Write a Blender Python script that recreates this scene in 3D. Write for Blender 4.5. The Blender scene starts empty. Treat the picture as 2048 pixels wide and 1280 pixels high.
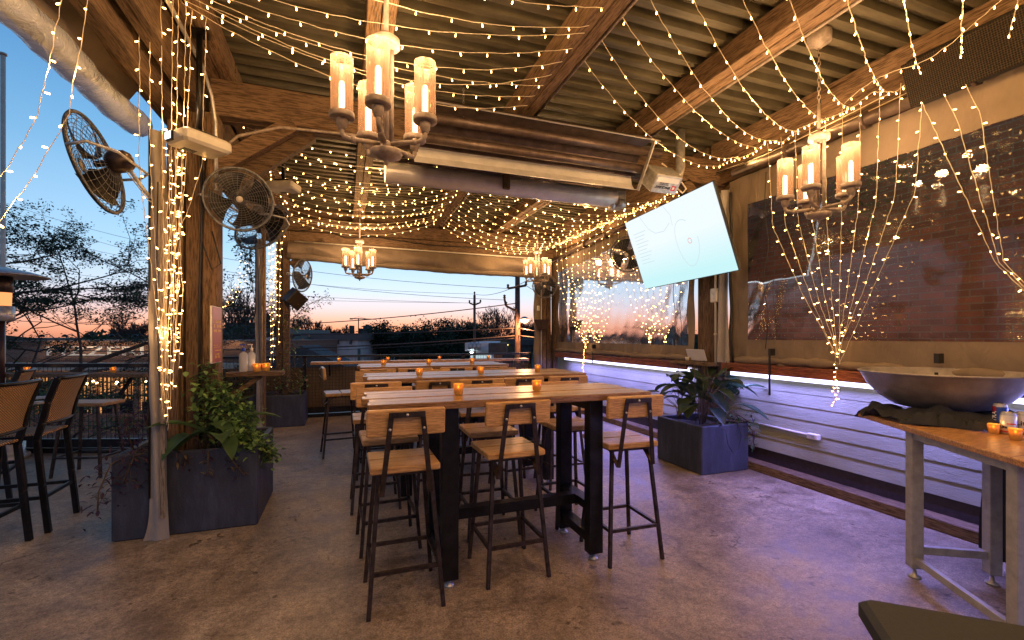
import bpy, math, random
from mathutils import Vector, Matrix
PI = math.pi; R = math.radians
sc = bpy.context.scene; col = sc.collection
random.seed(7)
# ------------------------------------------------------------------ camera, world, light, exposure
F = 920.0; TH = R(19.95); HY = 672.0; CH = 1.43
cs, sn = math.cos(TH), math.sin(TH)
cam = bpy.data.cameras.new('camera'); camo = bpy.data.objects.new('camera', cam); col.objects.link(camo)
cam.sensor_width = 36; cam.lens = F / 2048 * 36; cam.shift_y = (HY - 640) / 2048
cam.clip_start = 0.05; cam.clip_end = 3000
camo.location = (0, 0, CH); camo.rotation_euler = (PI / 2, 0, -TH); sc.camera = camo
def lin(h):
    h = h.lstrip('#'); o = []
    for i in (0, 2, 4):
        v = int(h[i:i + 2], 16) / 255
        o.append(v / 12.92 if v <= .04045 else ((v + .055) / 1.055) ** 2.4)
    return tuple(o) + (1,)
w = bpy.data.worlds.new("World"); sc.world = w; w.use_nodes = True
nt = w.node_tree; bg = nt.nodes['Background']
tc = nt.nodes.new('ShaderNodeTexCoord'); sx = nt.nodes.new('ShaderNodeSeparateXYZ'); nt.links.new(tc.outputs['Generated'], sx.inputs[0])
ramp = nt.nodes.new('ShaderNodeValToRGB'); nt.links.new(sx.outputs['Z'], ramp.inputs[0])
stops = [(0, '#d98a66'), (.015, '#f5a47c'), (.034, '#efb9a2'), (.058, '#e0cfd3'), (.09, '#c6d9ea'), (.16, '#a3cdec'), (.30, '#78b2de'), (.42, '#5496cd'), (1, '#2c5f9c')]
el = ramp.color_ramp.elements
for i, (p, c) in enumerate(stops):
    e = el[i] if i < 2 else el.new(p)
    e.position = p; e.color = lin(c)
# away from the afterglow the low sky turns mauve and the whole dome darker
vm = nt.nodes.new('ShaderNodeVectorMath'); vm.operation = 'DOT_PRODUCT'; vm.inputs[1].default_value = (.12, .99, 0)
nt.links.new(tc.outputs['Generated'], vm.inputs[0])
mr = nt.nodes.new('ShaderNodeMapRange'); mr.inputs[1].default_value = .985; mr.inputs[2].default_value = .25; nt.links.new(vm.outputs['Value'], mr.inputs[0])
ramp2 = nt.nodes.new('ShaderNodeValToRGB'); nt.links.new(sx.outputs['Z'], ramp2.inputs[0])
el = ramp2.color_ramp.elements
for i, (p, c) in enumerate([(0, '#8a6f78'), (.06, '#9a8a9c'), (.14, '#8296b4'), (.3, '#5a7596'), (1, '#2a466c')]):
    e = el[i] if i < 2 else el.new(p)
    e.position = p; e.color = lin(c)
mx = nt.nodes.new('ShaderNodeMixRGB'); nt.links.new(mr.outputs[0], mx.inputs[0]); nt.links.new(ramp.outputs[0], mx.inputs[1]); nt.links.new(ramp2.outputs[0], mx.inputs[2])
sky = nt.nodes.new('ShaderNodeTexSky'); sky.sky_type = 'NISHITA'; sky.sun_disc = False; sky.sun_elevation = R(0.5); sky.sun_rotation = R(7)
add = nt.nodes.new('ShaderNodeMixRGB'); add.blend_type = 'ADD'; add.inputs[0].default_value = .004
nt.links.new(mx.outputs[0], add.inputs[1]); nt.links.new(sky.outputs[0], add.inputs[2]); nt.links.new(add.outputs[0], bg.inputs[0]); bg.inputs[1].default_value = .85
sun = bpy.data.lights.new('sun', 'SUN'); sun.energy = .04; sun.angle = R(12); sun.color = (1, .5, .3)
suno = bpy.data.objects.new('sun', sun); col.objects.link(suno); suno.rotation_euler = (R(89), 0, R(180 - 7))
sc.view_settings.view_transform = 'Standard'; sc.view_settings.look = 'None'; sc.view_settings.gamma = 1; sc.view_settings.use_curve_mapping = False
sc.view_settings.exposure = 0.7
cy = sc.cycles; cy.use_denoising = True; cy.max_bounces = 6; cy.transparent_max_bounces = 24; cy.sample_clamp_indirect = 2.5; cy.sample_clamp_direct = 0
cy.caustics_reflective = False; cy.caustics_refractive = False; cy.use_light_tree = True
# ------------------------------------------------------------------ measuring helpers (camera pixel + a real plane -> point)
def ray(x, y):
    r = (x - 1024) / F
    return Vector((r * cs + sn, -r * sn + cs, (HY - y) / F))
def atZ(x, y, Z=0):
    a = ray(x, y); k = (Z - CH) / a.z; return Vector((a.x * k, a.y * k, Z))
def atX(x, y, X):
    a = ray(x, y); k = X / a.x; return Vector((X, a.y * k, CH + a.z * k))
def atY(x, y, Y):
    a = ray(x, y); k = Y / a.y; return Vector((a.x * k, Y, CH + a.z * k))
def atF(x, y, f):
    a = ray(x, y); return Vector((a.x * f, a.y * f, CH + a.z * f))
RT = Vector((cs, -sn, 0)); FW = Vector((sn, cs, 0))   # rightwards / away, for the far things that face the deck
# ------------------------------------------------------------------ mesh builder
class MB:
    def __init__(s): s.v = []; s.f = []; s.mi = []; s.sm = []; s.m = 0; s.smooth = False
    def face(s, idx, smooth=None): s.f.append(tuple(idx)); s.mi.append(s.m); s.sm.append(s.smooth if smooth is None else smooth)
    def add(s, vs):
        n = len(s.v); s.v += [tuple(p) for p in vs]; return n
    def box(s, c, size, rot=None, taper=1.0):
        c = Vector(c); hx, hy, hz = size[0] / 2, size[1] / 2, size[2] / 2
        P = []
        for z in (-hz, hz):
            t = 1 if z < 0 else taper
            for x, y in ((-hx, -hy), (hx, -hy), (hx, hy), (-hx, hy)):
                p = Vector((x * t, y * t, z))
                if rot is not None: p = rot @ p
                P.append(c + p)
        n = s.add(P)
        for q in ((3, 2, 1, 0), (4, 5, 6, 7), (0, 1, 5, 4), (1, 2, 6, 5), (2, 3, 7, 6), (3, 0, 4, 7)): s.face([n + i for i in q], False)
    def rbox(s, c, size, b=.006, rot=None):      # box with chamfered edges (an octagonal-edge box)
        c = Vector(c); hx, hy, hz = size[0] / 2, size[1] / 2, size[2] / 2; b = min(b, hx * .45, hy * .45, hz * .45)
        lay = [(-hz, b), (-hz + b, 0), (hz - b, 0), (hz, b)]
        n = len(s.v); P = []
        for z, i in lay:
            X, Y = hx - i, hy - i
            for x, y in ((-X + b, -Y), (X - b, -Y), (X, -Y + b), (X, Y - b), (X - b, Y), (-X + b, Y), (-X, Y - b), (-X, -Y + b)):
                p = Vector((x, y, z))
                if rot is not None: p = rot @ p
                P.append(c + p)
        s.add(P)
        for k in range(3):
            for i in range(8):
                j = (i + 1) % 8; s.face([n + 8 * k + i, n + 8 * k + j, n + 8 * k + 8 + j, n + 8 * k + 8 + i], False)
        s.face([n + 7 - i for i in range(8)], False); s.face([n + 24 + i for i in range(8)], False)
    def beam(s, a, b, w, h, up=(0, 0, 1), ch=.0):
        a = Vector(a); b = Vector(b); d = (b - a); L = d.length; d.normalize(); up = Vector(up)
        if abs(d.dot(up)) > .99: up = Vector((0, 1, 0))
        x = d.cross(up).normalized(); z = x.cross(d).normalized()
        rot = Matrix((x, d, z)).transposed()
        if ch: s.rbox((a + b) / 2, (w, L, h), ch, rot)
        else: s.box((a + b) / 2, (w, L, h), rot)
    def tube(s, pts, r, n=8, cap=True, closed=False):
        pts = [Vector(p) for p in pts]; N = len(pts)
        if N < 2: return
        rs = r if isinstance(r, (list, tuple)) else [r] * N
        t0 = (pts[1] - pts[0]).normalized(); ref = Vector((0, 0, 1)) if abs(t0.z) < .9 else Vector((1, 0, 0))
        x = t0.cross(ref).normalized(); base = len(s.v); out = []
        for i, p in enumerate(pts):
            if closed: t = (pts[(i + 1) % N] - pts[i - 1])
            else: t = pts[min(i + 1, N - 1)] - pts[max(i - 1, 0)]
            if t.length < 1e-9: t = t0
            t = t.normalized(); x = (x - t * x.dot(t)).normalized(); y = t.cross(x)
            for k in range(n):
                a = 2 * PI * k / n; out.append(p + (x * math.cos(a) + y * math.sin(a)) * rs[i])
        s.add(out)
        for i in range(N if closed else N - 1):
            i2 = (i + 1) % N
            for k in range(n):
                k2 = (k + 1) % n; s.face([base + i * n + k, base + i * n + k2, base + i2 * n + k2, base + i2 * n + k], True)
        if cap and not closed:
            s.face([base + n - 1 - k for k in range(n)], False); s.face([base + (N - 1) * n + k for k in range(n)], False)
    def lathe(s, c, prof, n=20, axis=None, smooth=True):
        c = Vector(c); M = Matrix.Identity(3)
        if axis is not None: M = Vector((0, 0, 1)).rotation_difference(Vector(axis).normalized()).to_matrix()
        base = len(s.v); out = []
        for r, z in prof:
            for k in range(n):
                a = 2 * PI * k / n; out.append(c + M @ Vector((r * math.cos(a), r * math.sin(a), z)))
        s.add(out)
        for i in range(len(prof) - 1):
            for k in range(n):
                k2 = (k + 1) % n; s.face([base + i * n + k, base + i * n + k2, base + (i + 1) * n + k2, base + (i + 1) * n + k], smooth)
        if prof[0][0] > 1e-4: s.face([base + n - 1 - k for k in range(n)], False)
        if prof[-1][0] > 1e-4: s.face([base + (len(prof) - 1) * n + k for k in range(n)], False)
    def grid(s, fn, nu, nv, smooth=True):
        base = len(s.v); s.add([fn(i / nu, j / nv) for j in range(nv + 1) for i in range(nu + 1)])
        for j in range(nv):
            for i in range(nu):
                a = base + j * (nu + 1) + i; s.face([a, a + 1, a + nu + 2, a + nu + 1], smooth)
    def prism(s, poly, z0, z1):
        n = len(poly); b = s.add([(x, y, z0) for x, y in poly] + [(x, y, z1) for x, y in poly])
        s.face([b + n - 1 - i for i in range(n)], False); s.face([b + n + i for i in range(n)], False)
        for i in range(n):
            j = (i + 1) % n; s.face([b + i, b + j, b + n + j, b + n + i], False)
    def build(s, name, mats, parent=None, world=True):
        me = bpy.data.meshes.new(name)
        off = Vector(parent.location) if (parent is not None and world) else Vector((0, 0, 0))
        if parent is not None and world and parent.parent is not None: off = Vector(parent['_w'])
        vs = s.v if off.length == 0 else [(p[0] - off.x, p[1] - off.y, p[2] - off.z) for p in s.v]
        me.from_pydata(vs, [], s.f)
        if not isinstance(mats, (list, tuple)): mats = [mats]
        for m in mats: me.materials.append(m)
        me.polygons.foreach_set('material_index', s.mi); me.polygons.foreach_set('use_smooth', s.sm)
        me.update()
        o = bpy.data.objects.new(name, me); col.objects.link(o)
        if parent is not None:
            o.parent = parent; o['_w'] = tuple(off)
        return o
def tag(o, label=None, cat=None, group=None, kind=None):
    if label: o['label'] = label
    if cat: o['category'] = cat
    if group: o['group'] = group
    if kind: o['kind'] = kind
    return o
def thing(name, label, cat, loc=(0, 0, 0), rz=0, group=None):
    o = bpy.data.objects.new(name, None); o.empty_display_size = .1; col.objects.link(o)
    o.location = loc; o.rotation_euler = (0, 0, rz)
    return tag(o, label, cat, group)
def kids(o): return [c for c in bpy.data.objects if c.parent == o]
def tree_of(o): return [(c, tree_of(c)) for c in kids(o)]
def dup(o, loc, rz=0, label=None, tree=None):
    tree = tree if tree is not None else tree_of(o)
    c = o.copy(); col.objects.link(c); c.location = loc; c.rotation_euler = (0, 0, rz)
    if label: c['label'] = label
    def rec(nodes, par):
        for n, sub in nodes:
            k = n.copy(); col.objects.link(k); k.parent = par; rec(sub, k)
    rec(tree, c); return c
ORD = ['first', 'second', 'third', 'fourth', 'fifth', 'sixth', 'seventh', 'eighth', 'ninth', 'tenth', 'eleventh', 'twelfth', 'thirteenth', 'fourteenth', 'fifteenth', 'sixteenth', 'seventeenth', 'eighteenth', 'nineteenth', 'twentieth']
# ------------------------------------------------------------------ materials
MATS = {}
def newmat(name):
    m = bpy.data.materials.new(name); m.use_nodes = True; return m, m.node_tree, m.node_tree.nodes['Principled BSDF']
def coords(nt, scale=(1, 1, 1), kind='Object', rot=(0, 0, 0)):
    tc = nt.nodes.new('ShaderNodeTexCoord'); mp = nt.nodes.new('ShaderNodeMapping'); mp.inputs['Scale'].default_value = scale; mp.inputs['Rotation'].default_value = rot
    nt.links.new(tc.outputs[kind], mp.inputs[0]); return mp.outputs[0]
def noise(nt, vec, scale, detail=4, rough=.55, dist=0):
    n = nt.nodes.new('ShaderNodeTexNoise'); n.inputs['Scale'].default_value = scale; n.inputs['Detail'].default_value = detail; n.inputs['Roughness'].default_value = rough; n.inputs['Distortion'].default_value = dist
    nt.links.new(vec, n.inputs['Vector']); return n.outputs['Fac']
def rampn(nt, fac, stops):
    r = nt.nodes.new('ShaderNodeValToRGB'); nt.links.new(fac, r.inputs[0]); e = r.color_ramp.elements
    for i, (p, c) in enumerate(stops):
        x = e[i] if i < 2 else e.new(p)
        x.position = p; x.color = tuple(c) + (1,) if len(c) == 3 else c
    return r.outputs[0]
def mix(nt, f, a, b, mode='MIX'):
    m = nt.nodes.new('ShaderNodeMixRGB'); m.blend_type = mode
    for k, x in ((0, f), (1, a), (2, b)):
        if hasattr(x, 'is_linked') or hasattr(x, 'links'): nt.links.new(x, m.inputs[k])
        else: m.inputs[k].default_value = x if k == 0 else (tuple(x) + (1,) if len(x) == 3 else x)
    return m.outputs[0]
def bump(nt, h, strength, dist, bs):
    b = nt.nodes.new('ShaderNodeBump'); b.inputs['Strength'].default_value = strength; b.inputs['Distance'].default_value = dist
    nt.links.new(h, b.inputs['Height']); nt.links.new(b.outputs[0], bs.inputs['Normal'])
def plain(name, c, rough=.6, metal=0, nscale=30, var=.25, bmp=.1, spec=.5, bd=.002):
    m, nt, bs = newmat(name); v = coords(nt); n = noise(nt, v, nscale, 5)
    c2 = tuple(x * (1 - var) for x in c); c3 = tuple(min(1, x * (1 + var)) for x in c)
    nt.links.new(rampn(nt, n, [(.3, c2), (.7, c3)]), bs.inputs['Base Color'])
    bs.inputs['Roughness'].default_value = rough; bs.inputs['Metallic'].default_value = metal; bs.inputs['Specular IOR Level'].default_value = spec
    if bmp: bump(nt, n, bmp, bd, bs)
    return m
def wood(name, dark, light, axis='X', rough=.55, scale=1.0, stain=None, gloss=.4, fine=1):
    m, nt, bs = newmat(name); sc_ = {'X': (.8, 9, 9), 'Y': (9, .8, 9), 'Z': (9, 9, .8)}[axis]
    sc_ = tuple(s * scale for s in sc_)
    v = coords(nt, sc_); g = noise(nt, v, 1.6, 6, .65, .9); v2 = coords(nt, tuple(s * 6 for s in sc_)); g2 = noise(nt, v2, 2.2, 3, .6)
    big = noise(nt, coords(nt), .9, 2)
    oi = nt.nodes.new('ShaderNodeObjectInfo')
    c = rampn(nt, g, [(.28, dark), (.5, tuple((a + b) / 2 for a, b in zip(dark, light))), (.72, light)])
    c = mix(nt, .55 * fine, c, rampn(nt, g2, [(.40, tuple(d * .45 for d in dark)), (.56, light)]), 'MIX')
    c = mix(nt, .4, c, rampn(nt, big, [(.38, (.42, .38, .35)), (.62, (1, 1, 1))]), 'MULTIPLY')
    # a few knots and weather stains
    kn = nt.nodes.new('ShaderNodeTexVoronoi'); kn.inputs['Scale'].default_value = 1.3; nt.links.new(v, kn.inputs['Vector'])
    c = mix(nt, 1, c, rampn(nt, kn.outputs['Distance'], [(.04, (.16, .10, .06)), (.09, (.6, .5, .4)), (.16, (1, 1, 1))]), 'MULTIPLY')
    hv = nt.nodes.new('ShaderNodeHueSaturation'); mr = nt.nodes.new('ShaderNodeMapRange'); mr.inputs[3].default_value = .68; mr.inputs[4].default_value = 1.25
    nt.links.new(oi.outputs['Random'], mr.inputs[0]); nt.links.new(mr.outputs[0], hv.inputs['Value']); nt.links.new(c, hv.inputs['Color'])
    nt.links.new(hv.outputs[0], bs.inputs['Base Color']); bs.inputs['Roughness'].default_value = rough; bs.inputs['Specular IOR Level'].default_value = gloss
    bump(nt, g2, .35, .004, bs); return m
def emis(name, c, s, sampling='NONE'):
    m = bpy.data.materials.new(name); m.use_nodes = True; nt = m.node_tree; nt.nodes.clear()
    e = nt.nodes.new('ShaderNodeEmission'); e.inputs[0].default_value = tuple(c) + (1,); e.inputs[1].default_value = s
    o = nt.nodes.new('ShaderNodeOutputMaterial'); nt.links.new(e.outputs[0], o.inputs[0]); m.cycles.emission_sampling = sampling; return m
M = {}
for ax in 'XYZ':
    M['beam' + ax] = wood('beam_wood_' + ax, (.075, .045, .028), (.27, .175, .105), ax, .75, 1, gloss=.25)
    M['top' + ax] = wood('table_wood_' + ax, (.20, .08, .022), (.66, .37, .15), ax, .30, 1.3, gloss=.5, fine=.8)
    M['seat' + ax] = wood('stool_wood_' + ax, (.40, .18, .055), (.90, .54, .22), ax, .36, 1.6, gloss=.5, fine=.7)
    M['red' + ax] = wood('red_wood_' + ax, (.12, .03, .015), (.36, .11, .05), ax, .55, 1.2)
M['grey_wood'] = wood('weathered_wood', (.16, .12, .09), (.42, .36, .30), 'Z', .8)
M['steel'] = plain('dark_steel', (.062, .045, .038), .42, .75, 22, .5, .2)
M['steel2'] = plain('black_steel', (.016, .015, .017), .38, .6, 15, .5, .15)
M['galv'] = plain('galvanised_metal', (.50, .49, .48), .38, .55, 25, .3, .1)
M['refl'] = plain('reflector_metal', (.80, .78, .78), .38, .35, 9, .10, .05)
M['brownmetal'] = plain('brown_metal', (.13, .095, .085), .45, .6, 12, .35, .1)
M['pipe'] = plain('painted_pipe', (.32, .26, .22), .55, .1, 28, .35, .25)
M['fan'] = plain('fan_wire', (.17, .175, .185), .45, .4, 30, .5, .1)
M['white'] = plain('white_plastic', (.62, .58, .50), .42, 0, 12, .12, .03)
M['cablew'] = plain('white_cable', (.72, .62, .46), .6, 0, 40, .2, 0)
M['black'] = plain('black_plastic', (.012, .012, .013), .5, 0, 20, .4, .05)
M['gp'] = plain('grey_paint', (.36, .35, .33), .45, .1, 20, .2, .05)
M['rubber'] = plain('rubber', (.02, .02, .02), .8)
def canvas(name, c):
    m, nt, bs = newmat(name); v = coords(nt); n = noise(nt, v, 1.6, 5, .6); n2 = noise(nt, coords(nt, (220, 220, 220)), 1, 1)
    cc = rampn(nt, n, [(.3, tuple(x * .72 for x in c)), (.7, tuple(min(1, x * 1.15) for x in c))])
    nt.links.new(cc, bs.inputs['Base Color']); bs.inputs['Roughness'].default_value = .85; bs.inputs['Specular IOR Level'].default_value = .2
    w = noise(nt, coords(nt, (5, 5, 2)), 2.0, 3, .5, .8); bump(nt, w, .5, .03, bs); return m
M['canvas'] = canvas('tan_canvas', (.23, .18, .135)); M['canvasg'] = canvas('grey_canvas', (.36, .33, .31))
def concrete():
    m, nt, bs = newmat('stained_concrete'); v = coords(nt)
    a = noise(nt, v, .8, 8, .66, .7); b = noise(nt, v, 5, 8, .72, .5); c = noise(nt, v, 30, 6, .8); e = noise(nt, v, 110, 2, .5)
    col_ = rampn(nt, a, [(.32, (.165, .125, .088)), (.5, (.28, .222, .163)), (.68, (.40, .328, .25))])
    col_ = mix(nt, .85, col_, rampn(nt, b, [(.36, (.55, .51, .48)), (.5, (.97, .97, .97)), (.64, (1.3, 1.27, 1.22))]), 'MULTIPLY')
    col_ = mix(nt, .65, col_, rampn(nt, c, [(.38, (.5, .48, .46)), (.5, (.97, .97, .97)), (.62, (1.4, 1.38, 1.35))]), 'MULTIPLY')
    col_ = mix(nt, .55, col_, rampn(nt, e, [(.40, (.6, .6, .6)), (.6, (1.4, 1.4, 1.4))]), 'MULTIPLY')
    st = nt.nodes.new('ShaderNodeTexVoronoi'); st.inputs['Scale'].default_value = 2.3; st.inputs['Randomness'].default_value = 1
    dv = nt.nodes.new('ShaderNodeVectorMath'); dv.operation = 'ADD'; nz = nt.nodes.new('ShaderNodeTexNoise'); nz.inputs['Scale'].default_value = 9; nt.links.new(v, nz.inputs[0]); nt.links.new(v, dv.inputs[0]); nt.links.new(nz.outputs['Color'], dv.inputs[1]); nt.links.new(dv.outputs[0], st.inputs[0])
    col_ = mix(nt, 1, col_, rampn(nt, st.outputs['Distance'], [(.05, (.36, .34, .32)), (.19, (1, 1, 1))]), 'MULTIPLY')
    # hairline cracks
    ck = nt.nodes.new('ShaderNodeTexVoronoi'); ck.feature = 'DISTANCE_TO_EDGE'; ck.inputs['Scale'].default_value = .55; dv2 = nt.nodes.new('ShaderNodeVectorMath'); dv2.operation = 'ADD'
    nz2 = nt.nodes.new('ShaderNodeTexNoise'); nz2.inputs['Scale'].default_value = 2.5; nz2.inputs['Detail'].default_value = 6; nt.links.new(v, nz2.inputs[0]); nt.links.new(v, dv2.inputs[0]); nt.links.new(nz2.outputs['Color'], dv2.inputs[1]); nt.links.new(dv2.outputs[0], ck.inputs[0])
    msk = rampn(nt, noise(nt, v, .7, 3), [(.48, (0, 0, 0)), (.58, (1, 1, 1))])
    col_ = mix(nt, msk, col_, rampn(nt, ck.outputs['Distance'], [(.0, (.42, .38, .35)), (.007, (1, 1, 1))]), 'MULTIPLY')
    nt.links.new(col_, bs.inputs['Base Color'])
    rr = rampn(nt, b, [(.3, (.34, .34, .34)), (.7, (.62, .62, .62))]); nt.links.new(rr, bs.inputs['Roughness']); bs.inputs['Specular IOR Level'].default_value = .45
    bump(nt, mix(nt, .5, b, c), .25, .006, bs); return m
M['concrete'] = concrete()
def brick(name, c1, c2, mortar, axes='YZ', scale=1.0):
    m, nt, bs = newmat(name); tc = nt.nodes.new('ShaderNodeTexCoord'); s = nt.nodes.new('ShaderNodeSeparateXYZ'); nt.links.new(tc.outputs['Object'], s.inputs[0])
    cb = nt.nodes.new('ShaderNodeCombineXYZ'); nt.links.new(s.outputs[axes[0]], cb.inputs[0]); nt.links.new(s.outputs[axes[1]], cb.inputs[1])
    b = nt.nodes.new('ShaderNodeTexBrick'); nt.links.new(cb.outputs[0], b.inputs[0]); b.inputs['Scale'].default_value = scale
    b.inputs['Color1'].default_value = tuple(c1) + (1,); b.inputs['Color2'].default_value = tuple(c2) + (1,); b.inputs['Mortar'].default_value = tuple(mortar) + (1,)
    b.inputs['Brick Width'].default_value = .22; b.inputs['Row Height'].default_value = .073; b.inputs['Mortar Size'].default_value = .008; b.inputs['Bias'].default_value = -.2
    n = noise(nt, coords(nt), 3, 5); c = mix(nt, .6, b.outputs['Color'], rampn(nt, n, [(.3, (.5, .45, .45)), (.7, (1.2, 1.2, 1.2))]), 'MULTIPLY')
    nt.links.new(c, bs.inputs['Base Color']); bs.inputs['Roughness'].default_value = .9; bump(nt, b.outputs['Fac'], -.6, .008, bs); return m
M['brick'] = brick('red_brick', (.27, .088, .056), (.14, .05, .036), (.19, .14, .115))
def deckmat():
    m, nt, bs = newmat('roof_deck_metal'); v = coords(nt, (1.2, 7, 1)); n = noise(nt, v, 1.5, 5, .6); n2 = noise(nt, coords(nt), 2.5, 4)
    c = rampn(nt, n, [(.3, (.06, .054, .035)), (.7, (.19, .17, .115))]); c = mix(nt, .6, c, rampn(nt, n2, [(.35, (.5, .42, .3)), (.6, (1, 1, 1))]), 'MULTIPLY')
    nt.links.new(c, bs.inputs['Base Color']); bs.inputs['Roughness'].default_value = .55; bs.inputs['Metallic'].default_value = .25; return m
M['deck'] = deckmat()
def siding():
    m, nt, bs = newmat('siding_paint'); n = noise(nt, coords(nt, (3, 7, 60)), 2.2, 5, .7, .8); n2 = noise(nt, coords(nt), 1.5, 3)
    c = rampn(nt, n2, [(.3, (.27, .26, .18)), (.7, (.40, .385, .27))]); nt.links.new(c, bs.inputs['Base Color']); bs.inputs['Roughness'].default_value = .6
    bump(nt, n, 1.0, .014, bs); return m
M['siding'] = siding()
def planterm():
    m, nt, bs = newmat('planter_stucco'); n = noise(nt, coords(nt), 90, 4, .7); n2 = noise(nt, coords(nt), 2, 4)
    n3 = noise(nt, coords(nt, (6, 6, 1.2)), 2.2, 6, .7); c = mix(nt, .5, rampn(nt, n2, [(.3, (.026, .031, .050)), (.7, (.052, .061, .098))]), rampn(nt, n3, [(.45, (.55, .55, .58)), (.62, (1.5, 1.5, 1.5)), (.72, (2.4, 2.3, 2.2))]), 'MULTIPLY'); nt.links.new(c, bs.inputs['Base Color']); bs.inputs['Roughness'].default_value = .6; bump(nt, n, .5, .004, bs); return m
M['planter'] = planterm()
def vinyl():
    m = bpy.data.materials.new('clear_vinyl'); m.use_nodes = True; nt = m.node_tree; nt.nodes.clear()
    t = nt.nodes.new('ShaderNodeBsdfTransparent'); t.inputs[0].default_value = (.86, .85, .86, 1)
    g = nt.nodes.new('ShaderNodeBsdfGlossy'); g.inputs['Roughness'].default_value = .02; g.inputs[0].default_value = (1, 1, 1, 1)
    d = nt.nodes.new('ShaderNodeBsdfDiffuse'); d.inputs[0].default_value = (.7, .7, .72, 1)
    n = noise(nt, coords(nt, (1, 5, 1.6)), 1.6, 5, .62, 1.2); b = nt.nodes.new('ShaderNodeBump'); b.inputs['Strength'].default_value = .05; b.inputs['Distance'].default_value = .012
    nt.links.new(n, b.inputs['Height']); nt.links.new(b.outputs[0], g.inputs['Normal'])
    lw = nt.nodes.new('ShaderNodeFresnel'); lw.inputs[0].default_value = 1.42; mul = nt.nodes.new('ShaderNodeMath'); mul.operation = 'MULTIPLY_ADD'; mul.inputs[1].default_value = .9; mul.inputs[2].default_value = .02; nt.links.new(lw.outputs[0], mul.inputs[0])
    m1 = nt.nodes.new('ShaderNodeMixShader'); nt.links.new(mul.outputs[0], m1.inputs[0]); nt.links.new(t.outputs[0], m1.inputs[1]); nt.links.new(g.outputs[0], m1.inputs[2])
    m2 = nt.nodes.new('ShaderNodeMixShader'); m2.inputs[0].default_value = .03; nt.links.new(m1.outputs[0], m2.inputs[1]); nt.links.new(d.outputs[0], m2.inputs[2])
    o = nt.nodes.new('ShaderNodeOutputMaterial'); nt.links.new(m2.outputs[0], o.inputs[0]); return m
M['vinyl'] = vinyl()
def vrolled():
    m, nt, bs = newmat('rolled_vinyl'); n = noise(nt, coords(nt, (2, 5, 5)), 1.6, 4, .6, 1.5)
    bs.inputs['Base Color'].default_value = (.50, .54, .62, 1); bs.inputs['Roughness'].default_value = .13; bs.inputs['Specular IOR Level'].default_value = 1; bs.inputs['Metallic'].default_value = .1
    bump(nt, n, .7, .04, bs)
    t = nt.nodes.new('ShaderNodeBsdfTransparent'); t.inputs[0].default_value = (.85, .9, 1, 1); x = nt.nodes.new('ShaderNodeMixShader'); x.inputs[0].default_value = .72
    nt.links.new(t.outputs[0], x.inputs[1]); nt.links.new(bs.outputs[0], x.inputs[2]); nt.links.new(x.outputs[0], nt.nodes['Material Output'].inputs[0]); return m
M['vroll'] = vrolled()
def glassm(name, c, rough=.05, alpha=.45):
    m = bpy.data.materials.new(name); m.use_nodes = True; nt = m.node_tree; nt.nodes.clear()
    t = nt.nodes.new('ShaderNodeBsdfTransparent'); t.inputs[0].default_value = tuple(c) + (1,)
    p = nt.nodes.new('ShaderNodeBsdfPrincipled'); p.inputs['Base Color'].default_value = tuple(c) + (1,); p.inputs['Roughness'].default_value = rough
    x = nt.nodes.new('ShaderNodeMixShader'); x.inputs[0].default_value = alpha; nt.links.new(t.outputs[0], x.inputs[1]); nt.links.new(p.outputs[0], x.inputs[2])
    o = nt.nodes.new('ShaderNodeOutputMaterial'); nt.links.new(x.outputs[0], o.inputs[0]); return m
M['amber'] = glassm('amber_glass', (.93, .62, .16), .12, .5); M['clear'] = glassm('clear_plastic', (.86, .88, .9), .08, .35)
def meshshade():   # perforated metal lamp sleeve: fine real holes at a scale smaller than a pixel -> part transparent, part copper
    m = bpy.data.materials.new('perforated_sleeve'); m.use_nodes = True; nt = m.node_tree; nt.nodes.clear()
    t = nt.nodes.new('ShaderNodeBsdfTransparent'); t.inputs[0].default_value = (1, 1, 1, 1)
    p = nt.nodes.new('ShaderNodeBsdfPrincipled'); p.inputs['Base Color'].default_value = (.27, .17, .125, 1); p.inputs['Roughness'].default_value = .5; p.inputs['Metallic'].default_value = .2
    tl = nt.nodes.new('ShaderNodeBsdfTranslucent'); tl.inputs[0].default_value = (.27, .17, .11, 1)
    a = nt.nodes.new('ShaderNodeMixShader'); a.inputs[0].default_value = .5; nt.links.new(p.outputs[0], a.inputs[1]); nt.links.new(tl.outputs[0], a.inputs[2])
    x = nt.nodes.new('ShaderNodeMixShader')
    ck = nt.nodes.new('ShaderNodeTexVoronoi'); ck.inputs['Scale'].default_value = 190; ck.inputs['Randomness'].default_value = .1; nt.links.new(coords(nt), ck.inputs['Vector'])
    rr = rampn(nt, ck.outputs['Distance'], [(.36, (.22, .22, .22)), (.5, (.88, .88, .88))]); nt.links.new(rr, x.inputs[0])
    nt.links.new(t.outputs[0], x.inputs[1]); nt.links.new(a.outputs[0], x.inputs[2])
    o = nt.nodes.new('ShaderNodeOutputMaterial'); nt.links.new(x.outputs[0], o.inputs[0]); return m
M['sleeve'] = meshshade()
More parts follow.
